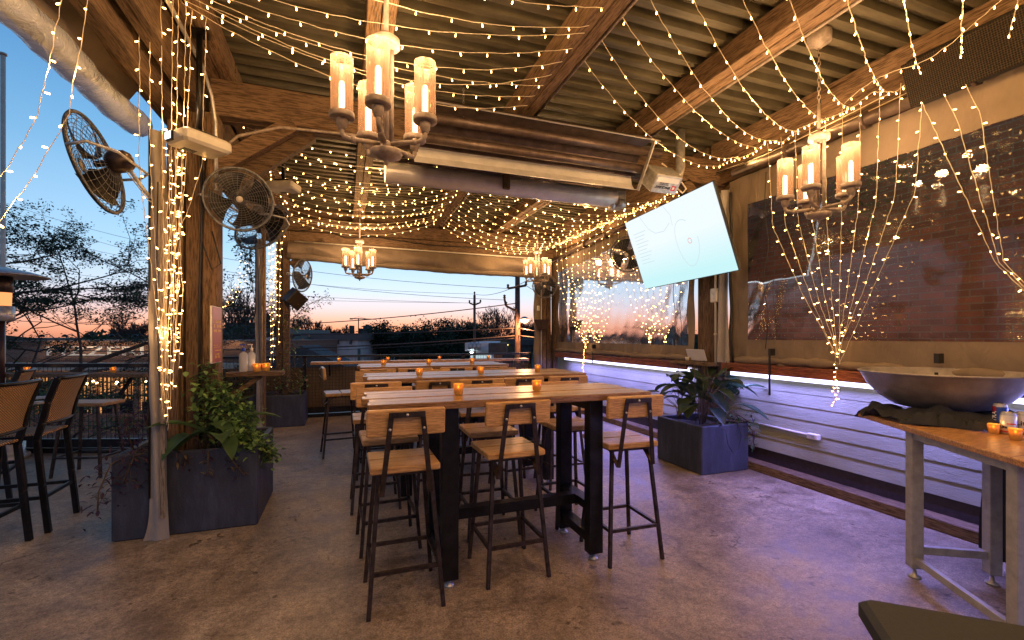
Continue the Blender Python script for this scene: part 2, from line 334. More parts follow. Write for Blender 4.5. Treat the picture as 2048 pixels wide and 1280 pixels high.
def leafm(name, c, rough=.6, tl=.25, var=.35):
    m, nt, bs = newmat(name); n = noise(nt, coords(nt), 9, 3); 
    nt.links.new(rampn(nt, n, [(.3, tuple(x * (1 - var) for x in c)), (.7, tuple(x * (1 + var) for x in c))]), bs.inputs['Base Color']); bs.inputs['Roughness'].default_value = rough
    out = nt.nodes['Material Output']; t = nt.nodes.new('ShaderNodeBsdfTranslucent'); t.inputs[0].default_value = tuple(x * 1.6 for x in c) + (1,)
    x = nt.nodes.new('ShaderNodeMixShader'); x.inputs[0].default_value = tl; nt.links.new(bs.outputs[0], x.inputs[1]); nt.links.new(t.outputs[0], x.inputs[2]); nt.links.new(x.outputs[0], out.inputs[0]); return m
M['leaf'] = leafm('green_leaf', (.055, .115, .04)); M['leaf2'] = leafm('bright_leaf', (.20, .34, .10)); M['leafd'] = leafm('dark_leaf', (.022, .045, .02)); M['purple'] = leafm('purple_leaf', (.05, .022, .045)); M['dry'] = leafm('dry_leaf', (.16, .11, .06))
M['bark'] = plain('bark', (.07, .055, .045), .9, 0, 18, .4, .4, bd=.01); M['stem'] = plain('stem', (.10, .07, .04), .8)
M['asphalt'] = plain('asphalt', (.06, .058, .065), .85, 0, 60, .3, .2); M['grass'] = plain('far_ground', (.035, .04, .03), .95, 0, .4, .5, 0)
M['bulb'] = emis('warm_bulb', (1, .50, .14), 15); M['filament'] = emis('glowing_bulb', (1, .62, .30), 9, 'AUTO')
M['flame'] = emis('flame', (1, .55, .15), 9)
# ------------------------------------------------------------------ setting: floor, ground, streets
mb = MB(); mb.prism([(-9, 9.18), (-2.02, 6.74), (-2.02, 8.9), (4.4, 8.9), (4.4, -3), (-9, -3)], -.25, 0)
tag(mb.build('patio_floor', M['concrete']), kind='structure')
mb = MB(); mb.grid(lambda u, v: (-1500 + 3000 * u, -300 + 2300 * v, -4), 2, 2); tag(mb.build('ground', M['grass']), kind='structure')
mb = MB()
P = [Vector((0, 0, 0)) + RT * x + FW * y for x, y in ((-60, 9), (60, 9), (60, 33), (-60, 33))]
mb.face([mb.add([(p.x, p.y, -3.985) for p in P]) + i for i in range(4)]); tag(mb.build('parking_lot', M['asphalt']), kind='structure')
# the storey below the deck
mb = MB(); mb.prism([(-8.9, 9.05), (-2.1, 6.6), (-2.1, 8.8), (4.3, 8.8), (4.3, -2.9), (-8.9, -2.9)], -4.0, -.26)
tag(mb.build('lower_storey', M['brick']), 'brick lower storey carrying the concrete patio deck', 'building')
# ------------------------------------------------------------------ roof
def deck():
    mb = MB(); p = .152; y = -2.6; prof = []
    while y < 9.3:
        prof += [(y, 3.662), (y + .062, 3.662), (y + .072, 3.722), (y + .142, 3.722)]; y += p
    n = len(prof); x0, x1 = -1.75, 4.75
    b = mb.add([(x0, yy, zz) for yy, zz in prof] + [(x1, yy, zz) for yy, zz in prof] + [(x0, yy, zz + .006) for yy, zz in prof] + [(x1, yy, zz + .006) for yy, zz in prof])
    for i in range(n - 1):
        mb.face([b + i, b + i + 1, b + n + i + 1, b + n + i]); mb.face([b + 2 * n + i, b + 3 * n + i, b + 3 * n + i + 1, b + 2 * n + i + 1])
    return mb
roof = thing('patio_roof', 'corrugated metal roof on long timber joists above the whole patio', 'roof', (0, 0, 3.66))
deck().build('roof_deck', M['deck'], roof)
JX = [-.93, .22, 1.55, 2.83, 4.12]
for x in JX:
    for (y0, y1) in ((-2.5, 4.27), (4.32, 9.2)):
        mb = MB(); mb.beam((x - .047, y0, 3.567), (x - .047, y1, 3.567), .088, .19, ch=.004); mb.beam((x + .047, y0, 3.563), (x + .047, y1, 3.563), .088, .184, ch=.004); mb.build('joist', M['beamY'], roof)
for (x, y, y1) in ((1.68, -1, 4.2), (2.98, -1, 4.2), (1.70, 4.6, 8.6), (2.97, 4.6, 8.6)):
    mb = MB(); mb.tube([(x, y, 3.50), (x, y1, 3.50)], .014, 8)
    for k in range(int((y1 - y) / 1.1)): mb.box((x, y + .3 + k * 1.1, 3.58), (.02, .02, .155))
    mb.build('conduit', M['pipe'], roof)
mb = MB(); mb.box((1.5, 9.02, 3.57), (6.0, .04, .20)); mb.box((1.5, 8.78, 3.56), (5.2, .04, .19)); mb.build('fascia', M['beamX'], roof)
# cross beams and edge beams
def beamthing(name, label, segs, mat, cat='beam', group=None):
    o = thing(name, label, cat, segs[0][0], group=group)
    for a, b, w_, h_ in segs:
        mb = MB(); mb.beam(a, b, w_, h_, ch=.005); mb.build('timber', mat, o)
    return o
beamthing('cross_beam', 'wide timber cross beam behind the near chandelier and the heaters', [((-1.0, 4.26, 3.325), (4.2, 4.26, 3.325), .09, .285), ((-1.0, 4.35, 3.32), (4.2, 4.35, 3.32), .085, .28)], M['beamX'], group='cross beams')
beamthing('cross_beam', 'far timber cross beam above the rolled curtain at the open end', [((-1.1, 8.70, 3.35), (4.25, 8.70, 3.35), .09, .23), ((-1.1, 8.66, 3.12), (4.25, 8.66, 3.12), .09, .19), ((-1.1, 8.79, 3.25), (4.25, 8.79, 3.25), .085, .28)], M['beamX'], group='cross beams')
beamthing('cross_beam', 'cross beam over the camera end of the patio', [((-1.0, -.4, 3.325), (4.2, -.4, 3.325), .09, .285)], M['beamX'], group='cross beams')
beamthing('edge_beam', 'timber eave beam over the open left side with a conduit on it', [((-1.09, -2.5, 3.33), (-1.09, 9.0, 3.33), .10, .27), ((-1.23, -2.5, 3.22), (-1.23, 9.0, 3.22), .10, .28), ((-1.40, -2.5, 3.36), (-1.40, 9.0, 3.36), .05, .30)], M['beamY'], group='eave beams')
beamthing('edge_beam', 'timber wall beam along the right side above the curtain windows', [((4.16, -2.5, 3.33), (4.16, 9.0, 3.33), .10, .27), ((4.27, -2.5, 3.20), (4.27, 9.0, 3.20), .10, .28)], M['beamY'], group='eave beams')
def conduit(label, pts, r, mat=M['galv'], name='conduit_pipe', cat='pipe', clips=True):
    o = thing(name, label, cat, pts[0]); mb = MB(); mb.tube(pts, r, 8); mb.build('tube', mat, o)
    if clips:
        for i in range(len(pts) - 1):
            a, b = Vector(pts[i]), Vector(pts[i + 1]); L = (b - a).length
            for k in range(int(L / .7)):
                c = a.lerp(b, (k + .5) * .7 / L); d = (b - a).normalized(); mb = MB(); mb.tube([c - d * .012, c + d * .012], r * 1.5, 8); mb.build('clip', mat, o)
    return o
conduit('grey conduit running under the left eave beam then down the post', [(-.98, -2, 3.40), (-.98, 3.6, 3.40), (-.97, 3.9, 3.38), (-.95, 4.05, 3.25), (-.93, 4.08, 3.05), (-.93, 4.10, 2.55)], .014)
conduit('brown curtain roller pipe along the near right wall', [(4.0, -2, 3.15), (4.0, 3.9, 3.21)], .05, M['brownmetal'], 'roller_pipe')
conduit('brown curtain roller pipe along the far right wall', [(4.0, 4.75, 3.16), (4.0, 8.6, 2.98)], .045, M['brownmetal'], 'roller_pipe')
conduit('white pipe running down the right wall post beside the canvas', [(4.02, 4.19, 1.1), (4.02, 4.19, 3.0)], .012, M['white'])
# posts
def post(label, boards, zt=3.2, z0=0, group='timber posts', mat='beamZ', name='timber_post'):
    b0 = boards[0]; o = thing(name, label, 'post', (b0[0], b0[1], z0), group=group)
    for (x, y, w_, d_) in boards:
        mb = MB(); mb.beam((x, y, z0), (x, y, zt), w_, d_, up=(0, 1, 0), ch=.004); mb.build('board', M[mat], o)
    return o
post('cluster of timber posts rising out of the near ivy planter', [(-1.00, 4.30, .11, .14), (-1.12, 4.33, .11, .14), (-1.235, 4.20, .075, .05), (-1.24, 4.32, .10, .12)])
post('timber posts beside the vine planter at the far left corner', [(-.93, 8.62, .10, .12), (-1.04, 8.68, .10, .12), (-1.17, 7.92, .05, .10)])
post('brown timber post between the two curtained windows on the right wall', [(4.17, 4.32, .11, .12), (4.17, 4.44, .11, .12), (4.17, 4.545, .10, .08)], z0=0.02)
post('timber corner post at the far right behind the hanging basket', [(3.84, 8.70, .09, .12), (3.96, 8.72, .09, .10), (4.08, 8.66, .10, .10)])
post('timber post at the open left side behind the viewer', [(-1.1, -.4, .14, .14)])
# braces
def brace(label, a, b, w_=.09, h_=.13):
    o = thing('knee_brace', label, 'brace', a, group='diagonal braces'); mb = MB(); mb.beam(a, b, w_, h_, ch=.004); mb.build('timber', M['beamX'], o)
brace('diagonal brace under the near cross beam, front one of two', (-.95, 4.24, 2.78), (-.40, 4.24, 3.20))
brace('darker diagonal brace behind the front brace under the near cross beam', (-.92, 4.37, 2.66), (-.28, 4.37, 3.19))
brace('diagonal brace in the far left corner beneath the far beam', (-.86, 8.6, 2.62), (-.32, 8.6, 3.05))
brace('diagonal brace at the far right corner under the far beam', (4.0, 8.55, 2.5), (3.5, 8.62, 3.03))
brace('diagonal brace beside the television at the right wall post', (4.08, 4.26, 2.72), (3.62, 4.26, 3.18))
# ------------------------------------------------------------------ right wall: siding, ledge, LED strip, sleeper
sw = thing('siding_wall', 'low painted lap siding wall with dark skirting under the curtain windows', 'wall', (4.2, 3, 0))
mb = MB(); ys = (-2.8, 8.85)
z = .225
while z < 1.05:
    zt = min(z + .128, 1.07)
    b = mb.add([(4.207, ys[0], z), (4.207, ys[1], z), (4.214, ys[1], zt), (4.214, ys[0], zt), (4.222, ys[0], z), (4.222, ys[1], z)])
    mb.face([b, b + 3, b + 2, b + 1]); mb.face([b, b + 1, b + 5, b + 4]); z += .128
mb.box((4.27, 3.02, .65), (.09, 11.6, .83)); mb.build('siding', M['siding'], sw)
mb = MB(); mb.box((4.235, 3.02, .155), (.03, 11.6, .135)); mb.build('skirting', plain('skirting_paint', (.03, .022, .028), .5), sw)
mb = MB(); mb.beam((4.155, -2.6, .045), (4.155, 8.8, .045), .16, .088, ch=.006); o = mb.build('floor_sleeper', M['beamY']); tag(o, 'worn timber sleeper lying on the floor along the siding wall', 'timber')
def ledge(label, y0, y1, z):
    o = thing('drink_ledge', label, 'shelf', (4.1, y0, z), group='red wood ledges')
    mb = MB(); mb.beam((4.10, y0, z), (4.10, y1, z), .26, .035, ch=.004); mb.build('board', M['redY'], o)
    mb = MB(); mb.beam((3.985, y0, z - .045), (3.985, y1, z - .045), .03, .055, ch=.003); mb.build('edge_board', M['redY'], o)
    mb = MB(); mb.beam((4.215, y0, z + .035), (4.215, y1, z + .035), .03, .06, ch=.003); mb.build('back_board', M['redY'], o)
ledge('reddish wood ledge beneath the near brick view window', -2.5, 4.06, 1.115)
ledge('reddish wood ledge beneath the far sky view window', 4.62, 8.4, 1.085)
M['led'] = emis('led_strip', (.66, .66, 1), 2.4)
for lab, y0, y1, z in (('glowing violet LED strip under the near ledge', -2.4, 4.03, 1.035), ('glowing violet LED strip under the far ledge', 4.66, 8.2, 1.005)):
    o = thing('led_strip', lab, 'light strip', (4.14, y0, z), group='LED strips')
    mb = MB(); mb.rbox((4.085, (y0 + y1) / 2, z - .012), (.02, y1 - y0, .06), .006); mb.build('diffuser', M['led'], o)
    mb = MB(); mb.box((4.15, (y0 + y1) / 2, z + .025), (.11, y1 - y0 + .02, .02)); mb.build('channel', M['white'], o)
    la = bpy.data.lights.new('led_light', 'AREA'); la.shape = 'RECTANGLE'; la.size = y1 - y0; la.size_y = .04; la.energy = 40 * (y1 - y0) / 4; la.color = (.25, .25, 1.0)
    lo = bpy.data.objects.new('led_light', la); col.objects.link(lo); lo.parent = o
    lo.location = (-.055, (y1 - y0) / 2, -.05)
    d = Vector((-.30, 0, -.95)); q = d.to_track_quat('-Z', 'Y').to_matrix()
    zc = -d; xc = Vector((0, 1, 0)); yc = zc.cross(xc); lo.rotation_euler = Matrix((xc, yc, zc)).transposed().to_euler()
# ------------------------------------------------------------------ curtain windows
def wr(y, z, s=0): return .014 * math.sin(7 * y + 3 * z + s) * math.sin(5 * z - 2 * y + s) + .008 * math.sin(23 * y + 9 * z + s)
def curtain(label, y0, y1, zb, zt, wy0, wy1, wz0, wz1a, wz1b, X=4.09, mat='canvas', ztb=None):
    o = thing('curtain_window', label, 'curtain', (X, (y0 + y1) / 2, zb), group='clear window curtains')
    ztb = ztb or zt
    ny, nz = 90, 44; mb = MB(); base = len(mb.v)
    def top(y): return zt + (ztb - zt) * (y - y0) / (y1 - y0)
    def wtop(y): return wz1a + (wz1b - wz1a) * (y - wy0) / (wy1 - wy0) - .05 * math.sin(PI * (y - wy0) / (wy1 - wy0)) * (1 if wz1a != wz1b else 0)
    yy = sorted(set([y0 + (y1 - y0) * i / ny for i in range(ny + 1)] + [wy0, wy1])); zz = [i / nz for i in range(nz + 1)]
    # rows: below the window, window band, above the window, each following the window's own edge
    rows = [('b', k / 6) for k in range(7)] + [('w', k / 24) for k in range(1, 25)] + [('a', k / 8) for k in range(1, 9)]
    def zat(r, y):
        k, t = r; wt = wtop(min(max(y, wy0), wy1))
        return zb + (wz0 - zb) * t if k == 'b' else wz0 + (wt - wz0) * t if k == 'w' else wt + (top(y) - wt) * t
    pts = [(X + wr(y, zat(r, y)) + (.03 * math.exp(-((zat(r, y) - zb) / .1) ** 2)) * math.sin(31 * y), y, zat(r, y)) for r in rows for y in yy]
    mb.add(pts); pane = MB(); pane.add([(X + .06 * (p[0] - X) * (1 if .10 < (p[1] - wy0) / (wy1 - wy0) < .94 else 5), p[1], p[2]) for p in pts]); N = len(yy)
    for j in range(len(rows) - 1):
        for i in range(N - 1):
            f = [j * N + i, j * N + i + 1, (j + 1) * N + i + 1, (j + 1) * N + i]
            inside = rows[j + 1][0] == 'w' and yy[i] >= wy0 - 1e-6 and yy[i + 1] <= wy1 + 1e-6
            (pane if inside else mb).face(f, True)
    # bulging hem roll
    n = 60; rp = []
    hem = MB(); hem.tube([(X - .02 + .012 * math.sin(9 * t), y0 + (y1 - y0) * t, zb + .035 + .008 * math.sin(17 * t)) for t in [i / n for i in range(n + 1)]], [.038 + .01 * math.sin(i * 2.1) + .006 * math.sin(i * 5.3) for i in range(n + 1)], 12)
    mb.build('canvas_border', M[mat], o); pane.build('window_pane', M['vinyl'], o); hem.build('hem', M[mat], o)
    return o
c1 = curtain('tan canvas curtain with a clear pane looking onto the dark brick wall', -1.6, 4.06, 1.135, 3.17, -1.2, 3.80, 1.39, 2.85, 2.85)
c2 = curtain('tan canvas curtain with a clear pane looking onto sky, far window', 4.60, 8.62, 1.11, 3.13, 4.72, 8.44, 1.31, 3.06, 2.72, X=4.08, ztb=2.96)
mb = MB(); mb.tube([(4.05 + .01 * math.sin(z * 8), 3.99 - .05 * max(0, 1.6 - z), z) for z in [1.13 + .1 * i for i in range(20)]], .013, 6); mb.build('zipper', M['black'], c1)
# free hanging edge flap between zipper and post
mb = MB(); mb.grid(lambda u, v: (4.04 - .035 * math.sin(u * 9 + v * 3), 4.00 + .17 * u, 1.13 + 1.95 * v), 14, 24); mb.build('side_flap', M['canvasg'], c1)
for y, zt, c in ((3.42, 1.22, c1), (2.05, 1.22, c1), (6.9, 1.2, c2)):
    mb = MB(); mb.box((3.962, y, zt - .17 + .02), (.006, .022, .46 if c is c1 and y > 3 else .2)); mb.box((3.99, y, zt + .05), (.06, .03, .07)); mb.build('strap', M['black'], c)
for y, x in ((3.52, 4.03), (8.2, 4.03), (4.9, 4.03)):
    mb = MB(); mb.tube([(x + .01 * math.sin(k), y + .02 * math.sin(k * .7), 3.1 - .1 * k) for k in range(19)], .004, 5); mb.build('cord', M['black'], c1 if y < 4 else c2)
# far rolled-up curtain at the open end
def rolled(label, a, b, ztop, zbot_fn, rroll, clear_hem, name='rolled_curtain'):
    a = Vector(a); b = Vector(b); d = (b - a); L = d.length; d.normalize(); nrm = Vector((-d.y, d.x, 0))
    o = thing(name, label, 'curtain', a)
    def f(u, v):
        zb_ = zbot_fn(u); z = ztop + (zb_ + rroll - ztop) * v
        off = .045 * math.sin(u * L * 3.1 + v * 4) * v + .03 * math.sin(u * L * 7.3 - v * 5) * math.sin(v * PI) + .10 * math.sin(v * PI * .9)
        p = a + d * (u * L) - nrm * off; return (p.x, p.y, z + .02 * math.sin(u * L * 5) * math.sin(v * PI))
    mb = MB(); mb.grid(f, int(L * 22), 16); mb.build('canvas', M['canvas'], o)
    n = int(L * 14); pts = []; rs = []
    for i in range(n + 1):
        u = i / n; p = a + d * (u * L) - nrm * (.03 + .02 * math.sin(u * L * 4)); pts.append((p.x, p.y, zbot_fn(u) + rroll)); rs.append(rroll * (1 + .05 * math.sin(i * 1.7) + .06 * math.sin(i * .55)))
    mb = MB(); mb.tube(pts, rs, 14); mb.build('roll', M[clear_hem], o)
    return o
rolled('long tan canvas curtain rolled up and sagging above the open far end', (-.9, 8.56, 3), (3.88, 8.56, 3), 3.02, lambda u: 2.72 - .10 * math.sin(min(1, u * 1.1) * PI * .62) - .03 * u, .055, 'canvas')
rl = rolled('rolled clear vinyl curtain sagging along the open left side, nearest roll', (-1.36, 4.02, 3), (-1.36, -.5, 3), 3.24, lambda u: 2.86 - .12 * math.sin(min(1, u * 1.25) * PI * .55), .085, 'vroll', 'rolled_curtain')
mb = MB(); mb.tube([(-.80, 8.50, 3.02), (3.8, 8.50, 2.98)], .012, 8); o = mb.build('curtain_rod', M['white']); tag(o, 'thin white rod above the rolled far curtain', 'rod')
# tall curtain edges standing beside posts (canvas strip, pale batten, foot of cloth flaring on the floor)
def edge(label, c, d, w_, h, flare, rb=None):
    d = Vector(d).normalized(); c = Vector(c); o = thing('curtain_edge', label, 'curtain', c)
    def f(u, v):
        z = h * v; s = w_ * (1 + flare * math.exp(-z / .10)); p = c + d * ((u - .75) * s) + Vector((-d.y, d.x, 0)) * (.012 * math.sin(u * 8 + v * 9) + .006 * math.sin(v * 31))
        return (p.x, p.y, z + .004)
    mb = MB(); mb.grid(f, 10, 60); mb.build('cloth', M['canvasg'], o)
    mb = MB(); q = c + d * (w_ * .06); mb.beam((q.x, q.y - .02, .16), (q.x, q.y - .02, h), .026, .008, up=(0, 1, 0)); mb.build('batten', M['grey_wood'], o)
    mb = MB(); q = c - d * (w_ * .74); mb.tube([(q.x, q.y, .3), (q.x, q.y, h)], .007, 6); mb.build('piping', M['black'], o)
    mb = MB(); q = c - d * (w_ * .3); mb.tube([q + Vector((.03, -.02, .86)), q + Vector((.02, -.03, 1.2)), q + Vector((0, -.02, 1.7)), q + Vector((.01, -.02, 2.5))], .004, 5); mb.build('cord', M['black'], o)
edge('tall grey canvas curtain edge with pale batten flaring onto the floor by the near planter', (-1.20, 3.86, 0), (1, -.06, 0), .105, 2.86, .5)
edge('tall canvas curtain edge beside the far left vine planter', (-1.20, 7.86, 0), (1, -.1, 0), .10, 2.9, 1.6)
# wrapped corner post
o = thing('wrapped_post', 'corner post wrapped in tan canvas beneath the small far chandelier', 'post', (3.66, 8.62, 0))
mb = MB(); mb.grid(lambda u, v: (3.68 + .075 * math.cos(u * 2 * PI) + .012 * math.sin(v * 20 + u * 6), 8.62 + .06 * math.sin(u * 2 * PI), .0 + 2.66 * v), 20, 30); mb.build('canvas_wrap', M['canvas'], o)
mb = MB(); mb.tube([(3.73, 8.54, .2), (3.73, 8.54, 2.6)], .010, 6); mb.build('white_pipe', M['white'], o)
mb = MB(); mb.rbox((3.66, 8.535, 1.99), (.06, .02, .10), .004); mb.build('outlet', M['white'], o)
b_ = thing('hanging_basket', 'dark empty basket fixed to the wrapped far corner post', 'basket', (3.70, 8.5, 1.55))
mb = MB(); mb.lathe((3.70, 8.44, 1.55), [(.085, 0), (.10, .02), (.165, .19), (.18, .20), (.17, .205), (.155, .19), (.09, .03), (.0, .02)], 6, smooth=False); mb.build('bowl', plain('basket_fibre', (.06, .035, .025), .8, 0, 60, .5, .5), b_)
# ------------------------------------------------------------------ brick building beyond the right window
bw = thing('brick_building', 'old red brick building close beyond the right hand window', 'building', (6.1, 1, -4))
mb = MB(); mb.box((7.1, 1.0, .75), (2.0, 9.6, 9.5)); mb.build('brick_wall', M['brick'], bw)
mb = MB(); mb.box((7.1, 1.0, 5.55), (2.12, 9.72, .1)); mb.build('parapet', M['grey_wood'], bw)
# ------------------------------------------------------------------ railings with wire mesh
def railing(label, a, b, h=1.07, top=.045, backing=False):
    a = Vector(a); b = Vector(b); d = (b - a); L = d.length; d.normalize(); nrm = Vector((-d.y, d.x, 0))
    o = thing('mesh_railing', label, 'railing', a, group='mesh railings')
    up = Vector((0, 0, 1))
    mb = MB(); mb.beam(a + up * h, b + up * h, .05, top); mb.build('top_rail', M['steel2'], o)
    mb = MB(); mb.beam(a + up * .12, b + up * .12, .06, .10); mb.beam(a + up * .03, b + up * .03, .09, .06); mb.build('bottom_rail', M['steel2'], o)
    n = max(2, round(L / 1.6))
    for i in range(n + 1):
        p = a + d * (L * i / n); mb = MB(); mb.beam(p, p + up * h, .05, .05, up=(0, 1, 0)); mb.build('rail_post', M['steel2'], o)
    mb = MB(); s = .055
    for i in range(int(L / s)):
        p = a + d * (i * s); mb.beam(p + up * .16, p + up * (h - .02), .004, .004, up=(0, 1, 0))
    k = .16
    while k < h: mb.beam(a + up * k, b + up * k, .004, .004); k += s
    mb.build('wire_mesh', M['steel2'], o)
    if backing:
        mb = MB(); mb.grid(lambda u, v: tuple(a + d * (u * L) + nrm * (.05 + .02 * math.sin(u * L * 9 + v * 5)) + up * (.12 + .76 * v)), int(L * 8), 6); mb.build('windscreen', M['screen'], o)
    return o
M['screen'] = canvas('windscreen_cloth', (.17, .12, .065))
RA = Vector((-2.08, 6.78, 0)); RB = Vector((-8.8, 9.13, 0))
railing('black mesh railing along the angled left deck in front of the leafy tree', RA, RB)
railing('short return of black mesh railing behind the ivy planter', (-2.08, 6.78, 0), (-2.08, 8.75, 0))
railing('black mesh railing across the open far end behind the third table', (-2.08, 8.82, 0), (3.6, 8.82, 0), 1.07, .035, True)
def drinkrail(label, a, b, z, w_=.24, mat='topX', br=True):
    a = Vector(a); b = Vector(b); d = (b - a).normalized(); n = Vector((-d.y, d.x, 0))
    o = thing('drink_rail', label, 'shelf', a, group='drink rails')
    for k in (-.5, .5):
        mb = MB(); mb.beam(a + n * (k * w_ / 2 * 1.02) + Vector((0, 0, z)), b + n * (k * w_ / 2 * 1.02) + Vector((0, 0, z)), w_ / 2 - .006, .045, ch=.004); mb.build('plank', M[mat], o)
    L = (b - a).length
    for i in range(max(2, int(L / 1.2))):
        p = a + d * (.3 + i * 1.2); mb = MB(); mb.beam(p + n * .1 + Vector((0, 0, z - .22)), p - n * .08 + Vector((0, 0, z - .025)), .03, .03); mb.build('bracket', M['steel2'], o)
dd = (RB - RA).normalized(); nn = Vector((dd.y, -dd.x, 0))
if nn.y > 0: nn = -nn
drinkrail('wooden drink rail along the left deck railing holding two candles', RA + nn * .2, RB + nn * .2, .97, mat='beamX')
drinkrail('wooden drink rail along the far railing behind the third table', (-.55, 8.56, 0), (3.42, 8.56, 0), .965, .26)
# ------------------------------------------------------------------ planters
def planter(label, x0, x1, y0, y1, h, rz=0):
    o = thing('planter_box', label, 'planter', ((x0 + x1) / 2, (y0 + y1) / 2, 0), group='dark stucco planters')
    t = .045; mb = MB()
    mb.rbox(((x0 + x1) / 2, y0 + t / 2, h / 2), (x1 - x0, t, h), .01); mb.rbox(((x0 + x1) / 2, y1 - t / 2, h / 2), (x1 - x0, t, h), .01)
    mb.rbox((x0 + t / 2, (y0 + y1) / 2, h / 2 - .002), (t - .004, y1 - y0 - .02, h - .004), .01); mb.rbox((x1 - t / 2, (y0 + y1) / 2, h / 2 - .002), (t - .004, y1 - y0 - .02, h - .004), .01)
    mb.build('box', M['planter'], o)
    mb = MB(); mb.grid(lambda u, v: (x0 + t + (x1 - x0 - 2 * t) * u, y0 + t + (y1 - y0 - 2 * t) * v, h - .06 + .02 * math.sin(9 * u + 5 * v)), 12, 12); mb.build('soil', plain('soil', (.035, .025, .018), .95, 0, 50, .5, .8, bd=.02), o)
    return o
planter('dark stucco planter around the near timber posts, overgrown with ivy', -1.52, -.62, 3.93, 4.72, .60)
planter('dark stucco planter at the far left corner with the climbing vine', -1.40, -.60, 8.0, 8.62, .50)
planter('dark stucco planter glowing violet beside the siding wall with broad leaved plants', 3.43, 4.06, 3.76, 4.48, .50)
planter('dark stucco planter in the far right corner', 3.35, 4.0, 7.9, 8.5, .5)
# ------------------------------------------------------------------ plants
def leaf(mb, p, d, up, L, W, droop=.5, n=5):
    """one folded, curved leaf blade"""
    d = Vector(d).normalized(); up = Vector(up); s = d.cross(up)
    if s.length < 1e-3: s = Vector((1, 0, 0))
    s.normalize(); q = Vector(p); base = len(mb.v); out = []
    for i in range(n + 1):
        t = i / n; wv = W * (math.sin(PI * min(1, t * 1.02)) ** .7) * (1 - .35 * t) if 0 < t < 1 else .002
        nv = s.cross(d).normalized(); out += [q - s * wv / 2 + nv * wv * .18, q, q + s * wv / 2 + nv * wv * .18]
        d = (d + Vector((0, 0, -droop / n))).normalized(); q = q + d * (L / n)
    mb.add(out)
    for i in range(n):
        a = base + 3 * i; mb.face([a, a + 1, a + 4, a + 3], True); mb.face([a + 1, a + 2, a + 5, a + 4], True)
def rnd(a, b): return random.uniform(a, b)
def broadplant(label, spots, n, L, W, H, mat='leaf', name='leafy_plant', droop=1.0, spike=0):
    o = thing(name, label, 'plant', spots[0]); f = MB(); s = MB()
    for c in spots:
        c = Vector(c)
        for i in range(n):
            a = rnd(0, 2 * PI); el = rnd(.3, 1.35); hh = H * rnd(.35, 1)
            d = Vector((math.cos(a) * math.cos(el), math.sin(a) * math.cos(el), math.sin(el)))
            tip = c + Vector((d.x * H * .55, d.y * H * .55, hh)); mid = c + Vector((d.x * H * .15, d.y * H * .15, hh * .55))
            s.tube([c + Vector((d.x * .03, d.y * .03, 0)), mid, tip], [.004, .0035, .003], 5)
            leaf(f, tip, Vector((d.x, d.y, rnd(-.1, .8))), (0, 0, 1), L * rnd(.7, 1.15), W * rnd(.75, 1.15), droop * rnd(.6, 1.3), 6)
        for i in range(spike):
            p = c + Vector((rnd(-.06, .06), rnd(-.06, .06), 0)); t = p + Vector((rnd(-.05, .05), rnd(-.05, .05), H * 1.35)); s.tube([p, t], [.004, .003], 5)
            for k in range(26): leaf(f, t - Vector((0, 0, k * .007)), (rnd(-1, 1), rnd(-1, 1), .3), (0, 0, 1), .018, .012, .2, 2)
    f.build('foliage', M[mat], o); s.build('stems', M['stem'], o); return o
def scatterleaves(f, s, path, n, L, W, spread, hang=0):
    for i in range(n):
        t = rnd(0, 1) * (len(path) - 1); k = min(int(t), len(path) - 2); p = Vector(path[k]).lerp(Vector(path[k + 1]), t - k)
        q = p + Vector((random.gauss(0, spread), random.gauss(0, spread), random.gauss(0, spread)))
        if s is not None and i % 3 == 0: s.tube([p, (p + q) / 2 + Vector((0, 0, .01)), q], .0014, 3, False)
        leaf(f, q, (rnd(-1, 1), rnd(-1, 1), rnd(-.6, .5)), (0, 0, 1), L * rnd(.6, 1.3), W * rnd(.6, 1.3), .5, 3)
def vine(label, paths, n, L, W, spread, mats=('leaf2',), name='climbing_vine'):
    o = thing(name, label, 'plant', paths[0][0]); f = MB(); s = MB()
    for p in paths:
        s.tube([Vector(q) + Vector((rnd(-.01, .01), rnd(-.01, .01), 0)) for q in p], [.005] * len(p), 5)
        scatterleaves(f, s, p, n, L, W, spread)
    if len(mats) > 1: f.mi = [0 if (i // 12) % 3 else 1 for i in range(len(f.f))]
    f.build('foliage', [M[m] for m in mats], o); s.build('stems', M['stem'], o); return o
broadplant('big hosta like leaves at the base of the near timber posts', [(-.98, 4.06, .56), (-.90, 4.02, .56), (-1.02, 4.1, .56), (-.86, 4.06, .56)], 5, .36, .17, .22, 'leaf', droop=1.0)
vine('bright small leaved ivy climbing the near posts and spilling over the planter edge', [[(-.95, 4.15, .6), (-.93, 4.15, .8), (-.90, 4.16, 1.05)], [(-.92, 4.15, 1.0), (-.78, 4.2, .86), (-.70, 4.2, .68)], [(-.80, 4.1, .95), (-.74, 4.05, .75), (-.66, 4.0, .60)], [(-.85, 4.1, .8), (-.75, 4.0, .66), (-.63, 3.95, .58)], [(-.72, 4.0, .63), (-.60, 4.1, .56), (-.57, 4.2, .42)], [(-1.02, 4.18, .7), (-1.04, 4.18, 1.0), (-1.02, 4.2, 1.2)]], 230, .050, .042, .042, ('leaf2', 'leaf'))
